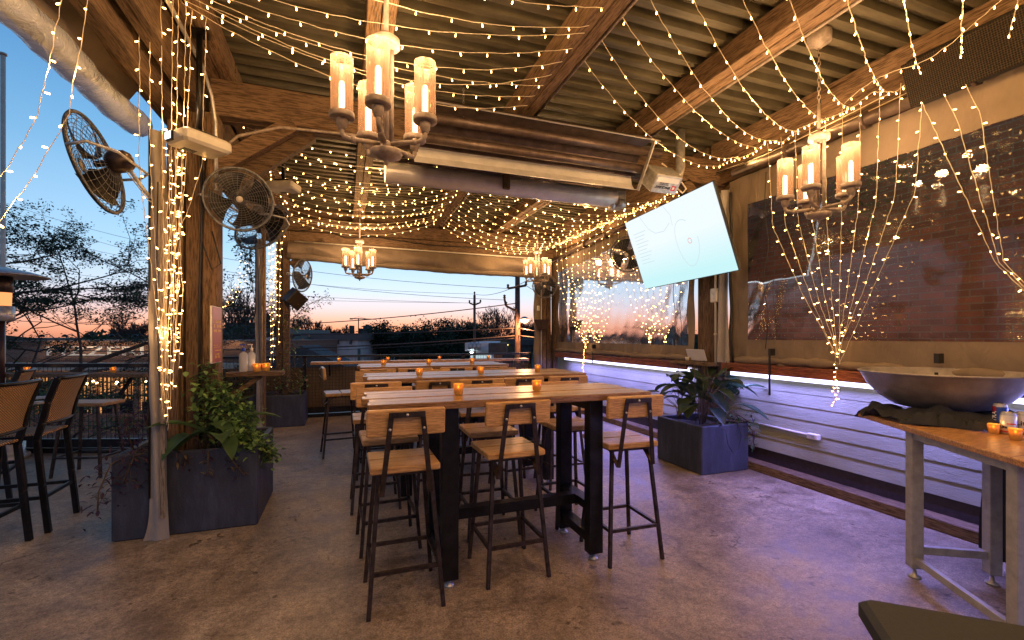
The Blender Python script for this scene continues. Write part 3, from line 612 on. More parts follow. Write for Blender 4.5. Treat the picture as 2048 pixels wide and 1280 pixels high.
vine('dark purple trailing plant hanging over the left end of the near planter', [[(-1.42, 4.0, .6), (-1.5, 3.9, .55), (-1.55, 3.85, .38), (-1.56, 3.84, .25)], [(-1.3, 4.0, .6), (-1.38, 3.9, .6), (-1.42, 3.86, .42)], [(-1.35, 4.15, .62), (-1.38, 4.1, .8), (-1.34, 4.05, .98)], [(-1.45, 4.1, .6), (-1.5, 4.1, .75), (-1.46, 4.05, .85)]], 80, .055, .022, .05, ('purple', 'purple'), 'trailing_plant')
vine('purple stems trailing down the front of the near planter', [[(-.95, 3.98, .62), (-.93, 3.9, .56), (-.94, 3.87, .42)], [(-.8, 3.97, .6), (-.78, 3.9, .5), (-.70, 3.88, .40)], [(-1.1, 3.97, .6), (-1.08, 3.9, .5)]], 26, .05, .02, .025, ('purple', 'dry'), 'trailing_plant')
vine('golden leaved vine climbing the far left posts above its planter', [[(-.95, 8.45, .5), (-.9, 8.45, 1.0), (-.92, 8.5, 1.5), (-.85, 8.5, 1.9)], [(-.85, 8.4, .5), (-.78, 8.45, .9), (-.84, 8.45, 1.4), (-.72, 8.5, 1.75)], [(-1.0, 8.4, .5), (-.9, 8.4, .8)], [(-.9, 8.3, .55), (-.7, 8.2, .62), (-.66, 8.2, .75)], [(-.84, 8.5, 1.7), (-.6, 8.5, 1.95), (-.28, 8.5, 2.12)]], 110, .055, .035, .085, ('dry', 'leaf2'))
vine('dark vine hanging outside the far left post against the sky', [[(-1.35, 8.1, 2.9), (-1.42, 8.1, 2.5), (-1.35, 8.1, 2.1)], [(-1.5, 8.1, 2.8), (-1.4, 8.1, 2.6), (-1.3, 8.1, 1.9)], [(-1.6, 8.1, 2.95), (-1.4, 8.1, 2.9)]], 130, .06, .045, .075, ('leafd',))
vine('round dark bush between the near and far left planters', [[(-1.6, 8.2, .55), (-1.55, 8.2, .75), (-1.6, 8.2, .95)], [(-1.75, 8.2, .5), (-1.7, 8.2, .8)], [(-1.45, 8.2, .5), (-1.45, 8.2, .75)]], 260, .05, .03, .10, ('leafd',), 'bush')
broadplant('tall broad leaved peace lily in the violet lit planter', [(3.62, 3.98, .48), (3.78, 4.12, .48), (3.62, 4.30, .48), (3.85, 3.92, .48), (3.72, 4.05, .48)], 11, .34, .17, .50, 'leafd', droop=1.0, spike=1)
vine('small bluish leaves and stems spreading over the right planter edge', [[(3.6, 3.85, .5), (3.85, 3.82, .53), (4.05, 3.8, .5)], [(4.0, 3.78, .52), (4.09, 3.74, .42), (4.1, 3.73, .22)], [(3.85, 3.95, .5), (4.0, 3.9, .6), (4.08, 3.75, .5)]], 45, .06, .026, .05, ('leaf', 'purple'), 'trailing_plant')
broadplant('spiky green plant at the foot of the wrapped far corner post', [(3.55, 8.15, .48), (3.75, 8.2, .48)], 22, .34, .04, .22, 'leaf', droop=.9)
vine('thin weedy plants standing behind the third table near the far rail', [[(3.2, 8.2, .5), (3.2, 8.2, 1.0)], [(3.0, 8.3, .4), (3.05, 8.3, .95)], [(3.35, 8.1, .4), (3.3, 8.1, .9)]], 60, .06, .03, .07, ('leafd', 'leaf'), 'bush')
vine('vine seen through the clear pane hanging on the brick wall', [[(5.95, 3.6, 4.3), (5.93, 3.7, 3.7), (5.95, 3.62, 3.2), (5.93, 3.8, 2.7)], [(5.95, 3.2, 4.2), (5.92, 3.3, 3.7), (5.94, 3.4, 3.4)], [(5.93, 3.5, 3.9), (5.93, 4.0, 3.6), (5.93, 3.9, 3.2)]], 60, .13, .09, .16, ('leaf', 'leafd'))
for k, (x, y, w_) in enumerate(((-1.02, 3.72, 'beside the curtain edge foot'), (-.86, 3.78, 'in front of the near ivy planter'), (-.40, 3.95, 'off the right corner of the near planter'), (3.30, 3.52, 'in front of the violet lit planter'))):
    mb = MB()
    for i in range(3): leaf(mb, (x + rnd(-.05, .05), y + rnd(-.04, .04), .008), (rnd(-1, 1), rnd(-1, 1), .05), (0, 0, 1), rnd(.03, .06), .022, .1, 3)
    tag(mb.build('fallen_leaf', M['dry']), 'dry curled leaf litter lying on the concrete ' + w_, 'leaf', 'fallen leaves')
# ------------------------------------------------------------------ bar stools (seat 0.75 m, inverted-U steel back frame, plank back)
def make_stool(label):
    t = thing('bar_stool', label, 'stool', (0, 0, 0), group='wood and steel bar stools')
    # local: sitter faces +Y, back at -Y
    mb = MB()
    for y, d_ in ((-.093, .178), (.093, .178)): mb.rbox((0, y, .735), (.36, d_, .036), .005)
    mb.build('seat', M['seatX'], t)
    mb = MB(); mb.rbox((0, -.195, .985), (.40, .034, .138), .006, Matrix.Rotation(R(5), 3, 'X')); mb.build('backrest', M['seatX'], t)
    feet = [(-.19, -.21), (.19, -.21), (.19, .18), (-.19, .18)]; tops = [(-.135, -.14), (.135, -.14), (.135, .13), (-.135, .13)]
    for (fx, fy), (tx, ty) in zip(feet, tops):
        mb = MB(); mb.beam((fx, fy, 0), (tx, ty, .712), .022, .022, up=(0, 1, 0), ch=.002); mb.build('leg', M['steel'], t)
    k = .30; pp = [tuple(f[j] + (q[j] - f[j]) * k for j in (0, 1)) + (.215,) for f, q in zip(feet, tops)]
    for i in range(4):
        mb = MB(); mb.beam(pp[i], pp[(i + 1) % 4], .018, .02); mb.build('footrest', M['steel'], t)
    mb = MB()
    for i in range(4):
        a, b = tops[i], tops[(i + 1) % 4]; mb.beam((a[0], a[1], .706), (b[0], b[1], .706), .02, .018)
    mb.build('seat_frame', M['steel'], t)
    mb = MB(); bx, tx_ = .125, .078; yb, yt = -.222, -.235
    for s in (-1, 1):
        mb.beam((s * bx, yb + .02, .612), (s * tx_, yt + .005, 1.035), .026, .007, up=(0, 1, 0)); mb.beam((s * bx, yb + .026, .618), (s * .125, -.10, .70), .026, .007)
    mb.beam((-tx_ - .013, yt, 1.028), (tx_ + .013, yt, 1.028), .007, .028, up=(0, 0, 1)); mb.build('back_frame', M['steel'], t)
    for x, z in ((0, 1.028), (-.086, .955), (.086, .955)):
        mb = MB(); mb.lathe((x, yt - .004 + (1.03 - z) * .12, z), [(.008, 0), (.007, .004), (0, .006)], 8, axis=(0, -1, 0)); mb.build('bolt', M['galv'], t)
    return t
st0 = make_stool('bar stool standing nearest the camera, at the left end of the front table')
ST = tree_of(st0); st0.location = (.30, 2.625, 0)
def stool(x, y, rz, lab): dup(st0, (x, y, 0), rz, lab, ST)
stool(.945, 2.70, R(1), 'bar stool with its back to the camera at the middle of the front table')
stool(1.73, 2.66, R(-2), 'stool with its back to camera at the right end of the front table')
for x, y, rz, lab in ((.28, 3.30, 182, 'left bar stool on the far side of the front table'), (1.0, 3.28, 179, 'middle bar stool on the far side of the front table'), (1.66, 3.27, 181, 'right bar stool on the far side of the front table')): stool(x, y, R(rz), lab)
for i, x in enumerate((.24, .74, 1.15, 1.52, 1.98)): stool(x, 4.10 + .02 * math.sin(i * 3), R(6 * math.sin(i * 2.4)), '%s stool from the left on the camera side of the middle table' % ORD[i])
for i, x in enumerate((.30, .95, 1.7)): stool(x, 4.98, R(180 + 7 * math.sin(i * 2.2)), '%s bar stool from the left on the far side of the middle table' % ORD[i])
for i, x in enumerate((.34, .79, 1.26, 1.72)): stool(x, 5.66, R(5 * math.sin(i * 2.9 + 1)), '%s bar stool from the left on the camera side of the third table' % ORD[i])
for i, x in enumerate((.45, 1.05, 1.6)): stool(x, 6.52, R(180), '%s bar stool from the left on the far side of the third table' % ORD[i])
stool(-.05, 5.98, R(-84), 'bar stool turned sideways at the left end of the third table')
# backless stool on the left deck
t = thing('backless_stool', 'backless wooden stool by the left deck railing', 'stool', (-2.5, 6.0, 0), R(-17))
mb = MB(); mb.rbox((0, 0, .735), (.50, .30, .034), .005); mb.build('seat', M['seatX'], t, False)
ft = [(-.24, -.16), (.24, -.16), (.24, .16), (-.24, .16)]; tp = [(-.17, -.11), (.17, -.11), (.17, .11), (-.17, .11)]
for a, b in zip(ft, tp):
    mb = MB(); mb.beam((a[0], a[1], 0), (b[0], b[1], .715), .022, .022, up=(0, 1, 0)); mb.build('leg', M['steel'], t, False)
for i in range(4):
    a, b = ft[i], ft[(i + 1) % 4]; mb = MB(); mb.beam((a[0] * .93, a[1] * .93, .2), (b[0] * .93, b[1] * .93, .2), .018, .02); mb.build('footrest', M['steel'], t, False)
# ------------------------------------------------------------------ tall tables
def table(label, x0, x1, y0, y1, h, lx0, lx1):
    t = thing('bar_table', label, 'table', ((x0 + x1) / 2, (y0 + y1) / 2, 0), group='long plank bar tables')
    n = 5; w_ = (y1 - y0) / n
    for i in range(n):
        mb = MB(); e = .02 * math.sin(i * 2.3 + x0); mb.rbox(((x0 + x1) / 2 + e, y0 + w_ * (i + .5), h - .022 + .0015 * math.sin(i * 4)), (x1 - x0, w_ - .006, .042), .004); mb.build('plank', M['topX'], t)
    ya, yb = y0 + .06, y1 - .06; T = .075
    for lx in (lx0, lx1):
        for y in (ya + T / 2, yb - T / 2):
            mb = MB(); mb.beam((lx, y, .045), (lx, y, h - .045), T + .02, T, up=(0, 1, 0), ch=.003); mb.build('leg', M['steel2'], t)
            mb = MB(); mb.lathe((lx, y, 0), [(.03, 0), (.028, .012), (.012, .018), (.009, .047)], 12); mb.build('levelling_foot', M['galv'], t)
        mb = MB(); mb.beam((lx, ya + T, h - .08), (lx, yb - T, h - .08), T, T - .01); mb.build('top_bar', M['steel2'], t)
        mb = MB(); mb.beam((lx, ya + T, .135), (lx, yb - T, .135), T, .06); mb.build('foot_bar', M['steel2'], t)
        mb = MB(); mb.beam((lx, ya + T, .335), (lx, yb - T, .335), T, .055); mb.build('mid_bar', M['steel2'], t)
    mb = MB(); mb.beam((lx0 + T / 2, (y0 + y1) / 2, .332), (lx1 - T / 2, (y0 + y1) / 2, .332), .07, .065); mb.build('stretcher', M['steel2'], t)
table('front plank bar table nearest the camera', .11, 1.87, 2.50, 3.12, 1.07, .56, 1.50)
table('middle plank bar table between the front and third tables', .17, 2.22, 3.98, 4.68, 1.07, .5, 1.85)
table('third plank bar table nearest the far railing', .16, 1.98, 5.58, 6.28, 1.07, .5, 1.65)
# ------------------------------------------------------------------ candle cups
def make_cup(label):
    t = thing('candle_cup', label, 'candle', (0, 0, 0), group='amber glass candle cups'); n = 24; mb = MB(); base = []
    prof = [(.022, 0), (.026, .004), (.028, .03), (.032, .066), (.030, .066), (.026, .03), (.023, .008), (0, .008)]
    for r, z in prof: base += [((r + (.0014 if k % 2 else 0)) * math.cos(2 * PI * k / n), (r + (.0014 if k % 2 else 0)) * math.sin(2 * PI * k / n), z) for k in range(n)]
    mb.add(base)
    for i in range(len(prof) - 1):
        for k in range(n): k2 = (k + 1) % n; mb.face([i * n + k, i * n + k2, (i + 1) * n + k2, (i + 1) * n + k], True)
    mb.build('glass', M['amber'], t, False)
    mb = MB(); mb.lathe((0, 0, .009), [(.021, 0), (.022, .026), (0, .027)], 16); mb.build('wax', plain('wax', (.75, .5, .2), .5), t, False)
    mb = MB(); mb.lathe((0, 0, .038), [(.002, 0), (.0055, .006), (.004, .014), (0, .024)], 8); mb.build('flame', M['flame'], t, False)
    la = bpy.data.lights.new('candle_light', 'POINT'); la.energy = .045; la.color = (1, .55, .2); la.shadow_soft_size = .01; lo = bpy.data.objects.new('candle_light', la); col.objects.link(lo); lo.parent = t; lo.location = (0, 0, .075)
    return t
cup0 = make_cup('left amber candle cup on the front table'); CT = tree_of(cup0); cup0.location = (.655, 2.77, 1.071)
def cup(p, lab, s=1): c = dup(cup0, p, 0, lab, CT); c.scale = (s,) * 3
cup((1.19, 2.80, 1.071), 'right amber candle cup on the front table')
for i, p in enumerate(((.63, 4.18), (1.21, 4.2), (1.83, 4.28))): cup(p + (1.071,), '%s amber candle cup from the left on the middle table' % ORD[i])
for i, p in enumerate(((.44, 5.8), (.99, 5.8), (1.58, 5.9))): cup(p + (1.071,), '%s amber candle cup from the left on the third table' % ORD[i])
for i, p in enumerate(((-.10, 8.5), (.72, 8.5), (1.65, 8.5), (2.6, 8.5))): cup(p + (.989,), '%s amber candle cup from the left on the far drink rail' % ORD[i])
for px, lab in ((54, 'amber candle cup on the left drink rail close to the patio heater'), (226, 'amber candle cup on the left drink rail close to the curtain edge')):
    a = ray(px, 700); o_ = RA + nn * .2; e_ = (RB - RA).normalized()
    k = (o_.x * e_.y - o_.y * e_.x) / (a.x * e_.y - a.y * e_.x); cup((a.x * k, a.y * k, .994), lab)
# ------------------------------------------------------------------ woven counter chairs on the left deck
def wovenm(name, c1, c2, sc_):
    m, nt, bs = newmat(name); v = coords(nt, (1, 1, 1), 'Object'); s = nt.nodes.new('ShaderNodeSeparateXYZ'); nt.links.new(v, s.inputs[0])
    def wave(sock, k, ph=0):
        a = nt.nodes.new('ShaderNodeMath'); a.operation = 'MULTIPLY'; a.inputs[1].default_value = k; nt.links.new(sock, a.inputs[0]); b = nt.nodes.new('ShaderNodeMath'); b.operation = 'SINE'; nt.links.new(a.outputs[0], b.inputs[0]); return b.outputs[0]
    ad = nt.nodes.new('ShaderNodeMath'); ad.operation = 'ADD'; nt.links.new(s.outputs['X'], ad.inputs[0]); nt.links.new(s.outputs['Z'], ad.inputs[1])
    m1 = nt.nodes.new('ShaderNodeMath'); m1.operation = 'MULTIPLY'; nt.links.new(wave(s.outputs['Y'], sc_), m1.inputs[0]); nt.links.new(wave(ad.outputs[0], sc_ * 1.2), m1.inputs[1])
    nt.links.new(rampn(nt, m1.outputs[0], [(.0, c2), (.3, c1)]), bs.inputs['Base Color']); bs.inputs['Roughness'].default_value = .6; bump(nt, m1.outputs[0], .8, .004, bs); return m
M['weave'] = wovenm('tan_weave', (.60, .35, .14), (.15, .07, .03), 300)
def make_counter_chair(label):
    t = thing('counter_chair', label, 'chair', (0, 0, 0), group='woven counter chairs')
    # local: sitter faces -X; back at x=0, width along Y (+-.2)
    def arc(y): return .035 * (1 - (y / .21) ** 2)
    mb = MB(); mb.grid(lambda u, v: (arc((u - .5) * .40) + .05 - .05 * math.cos(v * 1.6) + .04 * v, (u - .5) * .40, .80 + .31 * v), 10, 10); mb.build('backrest', M['weave'], t, False)
    mb = MB(); mb.tube([(arc((u - .5) * .42) + .09, (u - .5) * .42, 1.12) for u in [i / 8 for i in range(9)]], .013, 8); mb.build('top_rail', M['steel2'], t, False)
    mb = MB(); mb.tube([(arc((u - .5) * .42) + .0, (u - .5) * .42, .79) for u in [i / 8 for i in range(9)]], .011, 8); mb.build('lower_rail', M['steel2'], t, False)
    for s in (-1, 1):
        y = s * .205; mb = MB(); pts = [(.035, y, 0), (.0, y, .35), (-.03, y, .68), (0, y, .8), (.03, y, .95), (.088, y, 1.125)]
        for a, b in zip(pts, pts[1:]): mb.beam(a, b, .036, .036, up=(0, 1, 0), ch=.004)
        mb.build('rear_leg', M['steel2'], t, False)
        mb = MB(); mb.beam((-.47, y, 0), (-.42, y, .70), .032, .032, up=(0, 1, 0), ch=.004); mb.build('front_leg', M['steel2'], t, False)
        mb = MB(); mb.beam((-.45, y, .26), (-.01, y, .26), .02, .025); mb.build('side_stretcher', M['steel2'], t, False)
        mb = MB(); mb.beam((-.42, y * 1.06, .93), (.02, y * 1.06, .95), .035, .022, ch=.004); mb.beam((-.40, y * 1.06, .70), (-.40, y * 1.06, .92), .022, .022, up=(0, 1, 0)); mb.build('armrest', M['galv'], t, False)
    mb = MB(); mb.beam((-.455, -.2, .30), (-.455, .2, .30), .025, .02); mb.build('cross_stretcher', M['steel2'], t, False); mb = MB(); mb.beam((.01, -.2, .26), (.01, .2, .26), .02, .025); mb.build('cross_stretcher', M['steel2'], t, False)
    mb = MB()
    for k in range(15): mb.rbox((-.22, -.17 + k * .0243, .71), (.42, .019, .016), .003)
    mb.build('seat', M['weave'], t, False)
    mb = MB(); mb.beam((-.43, -.195, .695), (-.01, -.195, .695), .02, .03); mb.beam((-.43, .195, .695), (-.01, .195, .695), .02, .03); mb.beam((-.43, -.195, .695), (-.43, .195, .695), .02, .03); mb.build('seat_frame', M['steel2'], t, False)
    return t
cc = make_counter_chair('woven counter chair standing closest to the curtain edge and planter'); CC = tree_of(cc); cc.location = (-2.07, 4.50, 0); cc.rotation_euler.z = R(2)
dup(cc, (-2.12, 3.97, 0), R(-3), 'woven counter chair at the left margin, nearest the camera', CC)
dup(cc, (-2.80, 5.40, 0), R(14), 'woven counter chair half hidden behind the two nearer ones', CC)
# ------------------------------------------------------------------ right: counter table, cloth, wok, cans, cups, dark chair
tt = thing('work_table', 'painted steel frame work table with wooden top at the right edge', 'table', (3.16, 1.80, 0))
ex = Vector((-.515, -.857, 0)); ey = Vector((.857, -.515, 0)); O = Vector((3.17, 1.80, 0))
def TP(a, b, z): p = O + ex * a + ey * b; return Vector((p.x, p.y, z))
Rt = Matrix((ex, ey, Vector((0, 0, 1)))).transposed()
mb = MB(); c_ = TP(.48, .27, .885)
mb.rbox(c_, (1.83, .62, .032), .004, Rt); mb.build('tabletop', M['topX'], tt)
for a, b in ((.04, .03), (.04, .42), (.74, .03), (.74, .42)):
    mb = MB(); mb.beam(TP(a, b, .06), TP(a, b, .868), .062, .062, up=ex, ch=.003); mb.build('leg', M['gp'], tt)
    mb = MB(); mb.lathe(TP(a, b, 0), [(.032, 0), (.032, .01), (.012, .018), (.008, .06)], 14); mb.build('levelling_foot', M['galv'], tt)
gp = M['gp']
for (a0, b0, a1, b1, z, hh) in ((.07, .02, .71, .02, .845, .045), (.04, .06, .04, .39, .845, .045), (.74, .06, .74, .39, .845, .045), (.07, .03, .71, .03, .11, .04), (.04, .06, .04, .39, .165, .045)):
    mb = MB(); mb.beam(TP(a0, b0, z), TP(a1, b1, z), .03, hh, ch=.002); mb.build('frame_rail', gp, tt)
cl = canvas('charcoal_cloth', (.035, .037, .045))
o = thing('dark_cloth', 'crumpled charcoal cloth under the wok, hanging behind the work table', 'cloth', TP(.1, .3, .9))
def clothf(u, v):
    a = -.46 + 1.1 * u; b = -.04 + .66 * v; z = .945 + .022 * math.sin(u * 5) + .028 * math.sin(a * 11 + b * 7) * math.sin(b * 11) + .02 * math.sin(a * 27 - b * 17) + .01 * math.sin(a * 61 + b * 20)
    if a < -.40: z -= (-.40 - a) * .9
    if b < .02: z -= .035; b -= .02 * abs(math.sin(a * 8))
    b += .02 * math.sin(a * 9.0 + 1) * (1 - v)
    lim = .02 + .5 * b + .02 * math.sin(b * 30)
    if a > lim: a = lim + (a - lim) * .02; z = .907 + .004 * math.sin(b * 25)
    return tuple(TP(a, b, z))
mb = MB(); mb.grid(clothf, 60, 34); mb.grid(lambda u, v: tuple(TP(-.30 + .95 * u, .60 + .03 * math.sin(u * 30) + .015 * math.sin(v * 5), .93 - .86 * v)), 60, 12); mb.build('cloth', cl, o)
M['wok'] = plain('wok_steel', (.33, .30, .29), .42, .5, 10, .25, .1)
o = thing('wok', 'huge shallow steel wok resting on the dark cloth', 'wok', (3.65, 1.865, .95))
WC = (3.65, 1.865, .952)
prof = [(0, 0), (.15, .003), (.24, .025), (.32, .08), (.385, .155), (.425, .235)]
mb = MB(); mb.lathe(WC, prof + [(.436, .241), (.427, .246)] + [(r - .006 if r > .01 else 0, z + .008) for r, z in reversed(prof)], 64); mb.build('bowl', M['wok'], o)
mb = MB(); mb.tube([(WC[0] + .431 * math.cos(a), WC[1] + .431 * math.sin(a), WC[2] + .243) for a in [2 * PI * i / 64 for i in range(64)]], .007, 8, closed=True); mb.build('rim', M['wok'], o)
mb = MB()
for i in range(60):
    a = rnd(0, 2 * PI); r = rnd(0, .3) ; mb.rbox((WC[0] + r * math.cos(a), WC[1] + r * math.sin(a), WC[2] + .11 + rnd(0, .02)), (.05, .03, .02), .004, Matrix.Rotation(rnd(0, 3), 3, 'Z') @ Matrix.Rotation(rnd(-.6, .6), 3, 'X'))
mb.lathe((WC[0], WC[1], WC[2] + .10), [(.325, 0), (0, .004)], 40); mb.build('ice', glassm('ice', (.75, .78, .8), .15, .6), o)
def textmesh(s, size, extrude=.0008, bold=0, shear=0):
    cu = bpy.data.curves.new('t', 'FONT'); cu.body = s; cu.size = size; cu.extrude = extrude; cu.offset = bold; cu.shear = shear; cu.align_x = 'CENTER'; cu.align_y = 'CENTER'; cu.resolution_u = 3
    ob = bpy.data.objects.new('t', cu); col.objects.link(ob); dg = bpy.context.evaluated_depsgraph_get(); me = bpy.data.meshes.new_from_object(ob.evaluated_get(dg))
    vs = [v.co.copy() for v in me.vertices]; fs = [tuple(p.vertices) for p in me.polygons]; bpy.data.objects.remove(ob); bpy.data.meshes.remove(me); return vs, fs
def text_on(parent, name, s, size, fn, mat, **k):
    vs, fs = textmesh(s, size, **k); mb = MB(); mb.add([fn(v) for v in vs])
    for f in fs: mb.face(f)
    return mb.build(name, mat, parent)
def can(label, p, r, h, cols, texts):
    o = thing('drink_can', label, 'can', p, group='drink cans on the work table'); x, y, z = p
    mb = MB(); mb.lathe(p, [(r * .75, 0), (r * .95, .004), (r, .012), (r, h - .016), (r * .84, h - .003), (r * .84, h), (r * .78, h - .004), (0, h - .004)], 28)
    n = 28
    for i in range(len(mb.f)): mb.mi[i] = 1
    for i in range(2 * n, 3 * n):
        k = i - 2 * n; mb.mi[i] = 0
    mb.build('can_body', [plain('can_paint_' + label[:3], cols[0], .3, .3, 10, .05, 0), M['galv']], o)
    for (z0, z1, a0, a1, c) in cols[1]:
        b = MB(); b.grid(lambda u, v: (x + (r + .0006) * math.cos(a0 + (a1 - a0) * u), y + (r + .0006) * math.sin(a0 + (a1 - a0) * u), z + z0 + (z1 - z0) * v), 16, 1); b.build('printed_band', plain('can_print', c, .3, .2, 10, .05, 0), o)
    for (s, size, ang, zc, vert, c) in texts:
        def fn(v, ang=ang, zc=zc, vert=vert):
            tx, tz = (-v.y, v.x) if vert else (v.x, v.y)
            a = ang + tx / r; rr = r + .0012 + v.z; return (x + rr * math.cos(a), y + rr * math.sin(a), z + zc + tz)
        text_on(o, 'lettering', s, size, fn, c, bold=.0006)
def camang(p): return math.atan2(-p[1], -p[0])
tz = .9015
pc = [atZ(2000, 861, tz), atZ(2017, 868, tz), atZ(2048, 868, tz), atZ(1987, 867, tz), atZ(2031, 879, tz)]
tblack = plain('print_black', (.02, .02, .03), .5, 0, 10, .05, 0); twhite = plain('print_white', (.8, .8, .8), .5, 0, 10, .05, 0)
a0 = camang(pc[0])
can('slim blue and red drink can standing behind the others', tuple(pc[0]), .031, .150, ((.02, .06, .30), [(.02, .135, a0 - 1.3, a0 - .45, (.02, .02, .05)), (.105, .136, a0 - 1.3, a0 - .5, (.6, .03, .03))]), [('ULTRA', .030, a0 - .78, .062, True, twhite)])
a0 = camang(pc[1])
can('silver and white drink can with red bands beside the left candle cup', tuple(pc[1]), .033, .118, ((.62, .60, .55), [(.0125, .02, a0 - 1.6, a0 + 1.6, (.5, .03, .03)), (.055, .062, a0 - .2, a0 + .9, (.6, .05, .05))]), [('Lite', .02, a0 - .6, .04, False, tblack)])
a0 = camang(pc[2])
can('white drink can with bold dark lettering at the picture edge', tuple(pc[2]), .033, .118, ((.66, .62, .55), [(.0125, .018, a0 - 1.6, a0 + 1.6, (.45, .05, .03))]), [('Lite', .036, a0 - .1, .06, False, tblack)])
cup(tuple(pc[3]), 'amber candle cup on the work table in front of the slim blue can', .8)
cup(tuple(pc[4]), 'amber candle cup on the work table closest to the camera', .85)
o = thing('padded_stool', 'dark grey padded stool top cropped by the bottom right corner', 'stool', (1.75, .62, 0))
mb = MB()
cA, cB = atZ(1716, 1196, .80), atZ(2100, 1262, .80)
dv = (cB - cA); dv.z = 0; dl = dv.length; dv.normalize(); pv = Vector((dv.y, -dv.x, 0)); 
if pv.y > 0: pv = -pv
Rm = Matrix((dv, -pv, Vector((0, 0, 1)))).transposed()
cen = cA + dv * .26 + pv * .17; mb.rbox((cen.x, cen.y, .775), (.52, .36, .055), .018, Rm); mb.build('cushion', plain('charcoal_vinyl', (.016, .020, .021), .7, 0, 120, .2, .2), o)
for sx_, sy_ in ((-.2, -.12), (.2, -.12), (.2, .12), (-.2, .12)):
    p = cen + dv * sx_ - pv * sy_; q = cen + dv * sx_ * 1.15 - pv * sy_ * 1.2; mb = MB(); mb.beam((q.x, q.y, 0), (p.x, p.y, .75), .025, .025, up=(0, 1, 0)); mb.build('leg', M['steel2'], o)
# ------------------------------------------------------------------ chandeliers (five perforated sleeves on bent pipe arms)
def make_chandelier(label):
    t = thing('chandelier', label, 'chandelier', (0, 0, 0), group='industrial pipe chandeliers')   # origin: underside of the bowl
    P = M['pipe']; mb = MB(); mb.lathe((0, 0, 0), [(0, -.02), (.008, -.02), (.010, 0), (.02, .004), (.075, .022), (.083, .04), (.08, .05), (.03, .058), (0, .058)], 28); mb.build('bowl', P, t, False)
    mb = MB(); mb.lathe((0, 0, .585), [(0, 0), (.055, 0), (.07, .006), (.07, .04), (.06, .048), (0, .05)], 28); mb.build('hub_plate', P, t, False)
    for k in range(3):
        a = k * 2 * PI / 3 + .5; mb = MB(); mb.tube([(.032 * math.cos(a), .032 * math.sin(a), .05), (.032 * math.cos(a), .032 * math.sin(a), .59)], .0125, 8); mb.tube([(.032 * math.cos(a), .032 * math.sin(a), .06), (.032 * math.cos(a), .032 * math.sin(a), .09)], .019, 8); mb.build('upright', P, t, False)
    for k in range(5):
        a = k * 2 * PI / 5 - PI / 2 - .25; c, s = math.cos(a), math.sin(a); rr = .215
        arm = MB(); pts = [(.03 * c, .03 * s, .085), (rr * .82 * c, rr * .82 * s, .085), (rr * .95 * c, rr * .95 * s, .092), (rr * c, rr * s, .11), (rr * c, rr * s, .15)]
        arm.tube(pts, .012, 10); arm.tube([(rr * .70 * c, rr * .70 * s, .085), (rr * .80 * c, rr * .80 * s, .085)], .017, 10)
        arm.lathe((rr * c, rr * s, .125), [(.012, 0), (.019, .002), (.019, .014), (.026, .018), (.028, .05), (.026, .056)], 14)
        ao = arm.build('arm', P, t, False)
        cu = MB(); cu.lathe((rr * c, rr * s, .178), [(.02, 0), (.058, .001), (.061, .006), (.061, .028), (.057, .03), (.02, .03)], 24); cu.build('sleeve_holder', P, t, False)
        sl = MB(); sl.lathe((rr * c, rr * s, .196), [(.054, 0), (.054, .285)], 28); sl.f = sl.f[:28]; sl.mi = sl.mi[:28]; sl.sm = sl.sm[:28]; sl.build('sleeve', M['sleeve'], t, False)
        bu = MB(); bu.lathe((rr * c, rr * s, .20), [(.008, 0), (.015, .02), (.015, .15), (.009, .165), (0, .17)], 12); bu.build('bulb', M['filament'], t, False)
        la = bpy.data.lights.new('chandelier_light', 'POINT'); la.energy = LAMP; la.color = (1, .60, .29); la.shadow_soft_size = .03
        lo = bpy.data.objects.new('chandelier_light', la); col.objects.link(lo); lo.parent = t; lo.location = (rr * c, rr * s, .497)
    return t
LAMP = 5.4
ch0 = make_chandelier('large near chandelier on a straight stem beneath the roof joist'); CH_T = tree_of(ch0); ch0.location = (.20, 2.46, 2.335)
CHS = [(ch0, (.20, 2.46, 2.335))]
for p, rz, lab in (((3.29, 2.42, 2.285), .35, 'chandelier hanging on a chain before the brick view window'), ((.22, 7.75, 2.33), .1, 'small distant chandelier over the far end, left of the open view'), ((3.33, 7.8, 2.36), .5, 'distant chandelier beside the wrapped far corner post')):
    CHS.append((dup(ch0, p, rz, lab, CH_T), p))
for i, (o, p) in enumerate(CHS):
    if i == 1:
        mb = MB(); z = .64
        mb.tube([(0, 0, .63), (0, 0, .86)], .011, 8); zz = .86; k = 0
        while zz < 1.30:
            a = PI / 2 * (k % 2); mb.tube([(.010 * math.cos(t_) * math.cos(a), .010 * math.cos(t_) * math.sin(a), zz + .018 + .020 * math.sin(t_)) for t_ in [2 * PI * j / 10 for j in range(10)]], .0028, 5, closed=True); zz += .031; k += 1
        mb.build('chain', M['pipe'], o, False)
        mb = MB(); mb.lathe((0, 0, 1.27), [(0, 0), (.02, 0), (.045, .03), (.08, .04), (.082, .10), (.08, .12)], 24); mb.build('canopy', M['pipe'], o, False)
        mb = MB(); mb.tube([(0, 0, 1.30), (.03, .01, 1.1), (.035, 0, .9), (.01, 0, .66)], .005, 6); mb.build('cord', M['black'], o, False)
    else:
        H_ = 3.47 - p[2]; mb = MB(); mb.tube([(0, 0, .63), (0, 0, H_)], .0125, 8); mb.lathe((0, 0, H_ - .02), [(.05, 0), (.05, .02)], 16); mb.build('stem', M['pipe'], o, False)
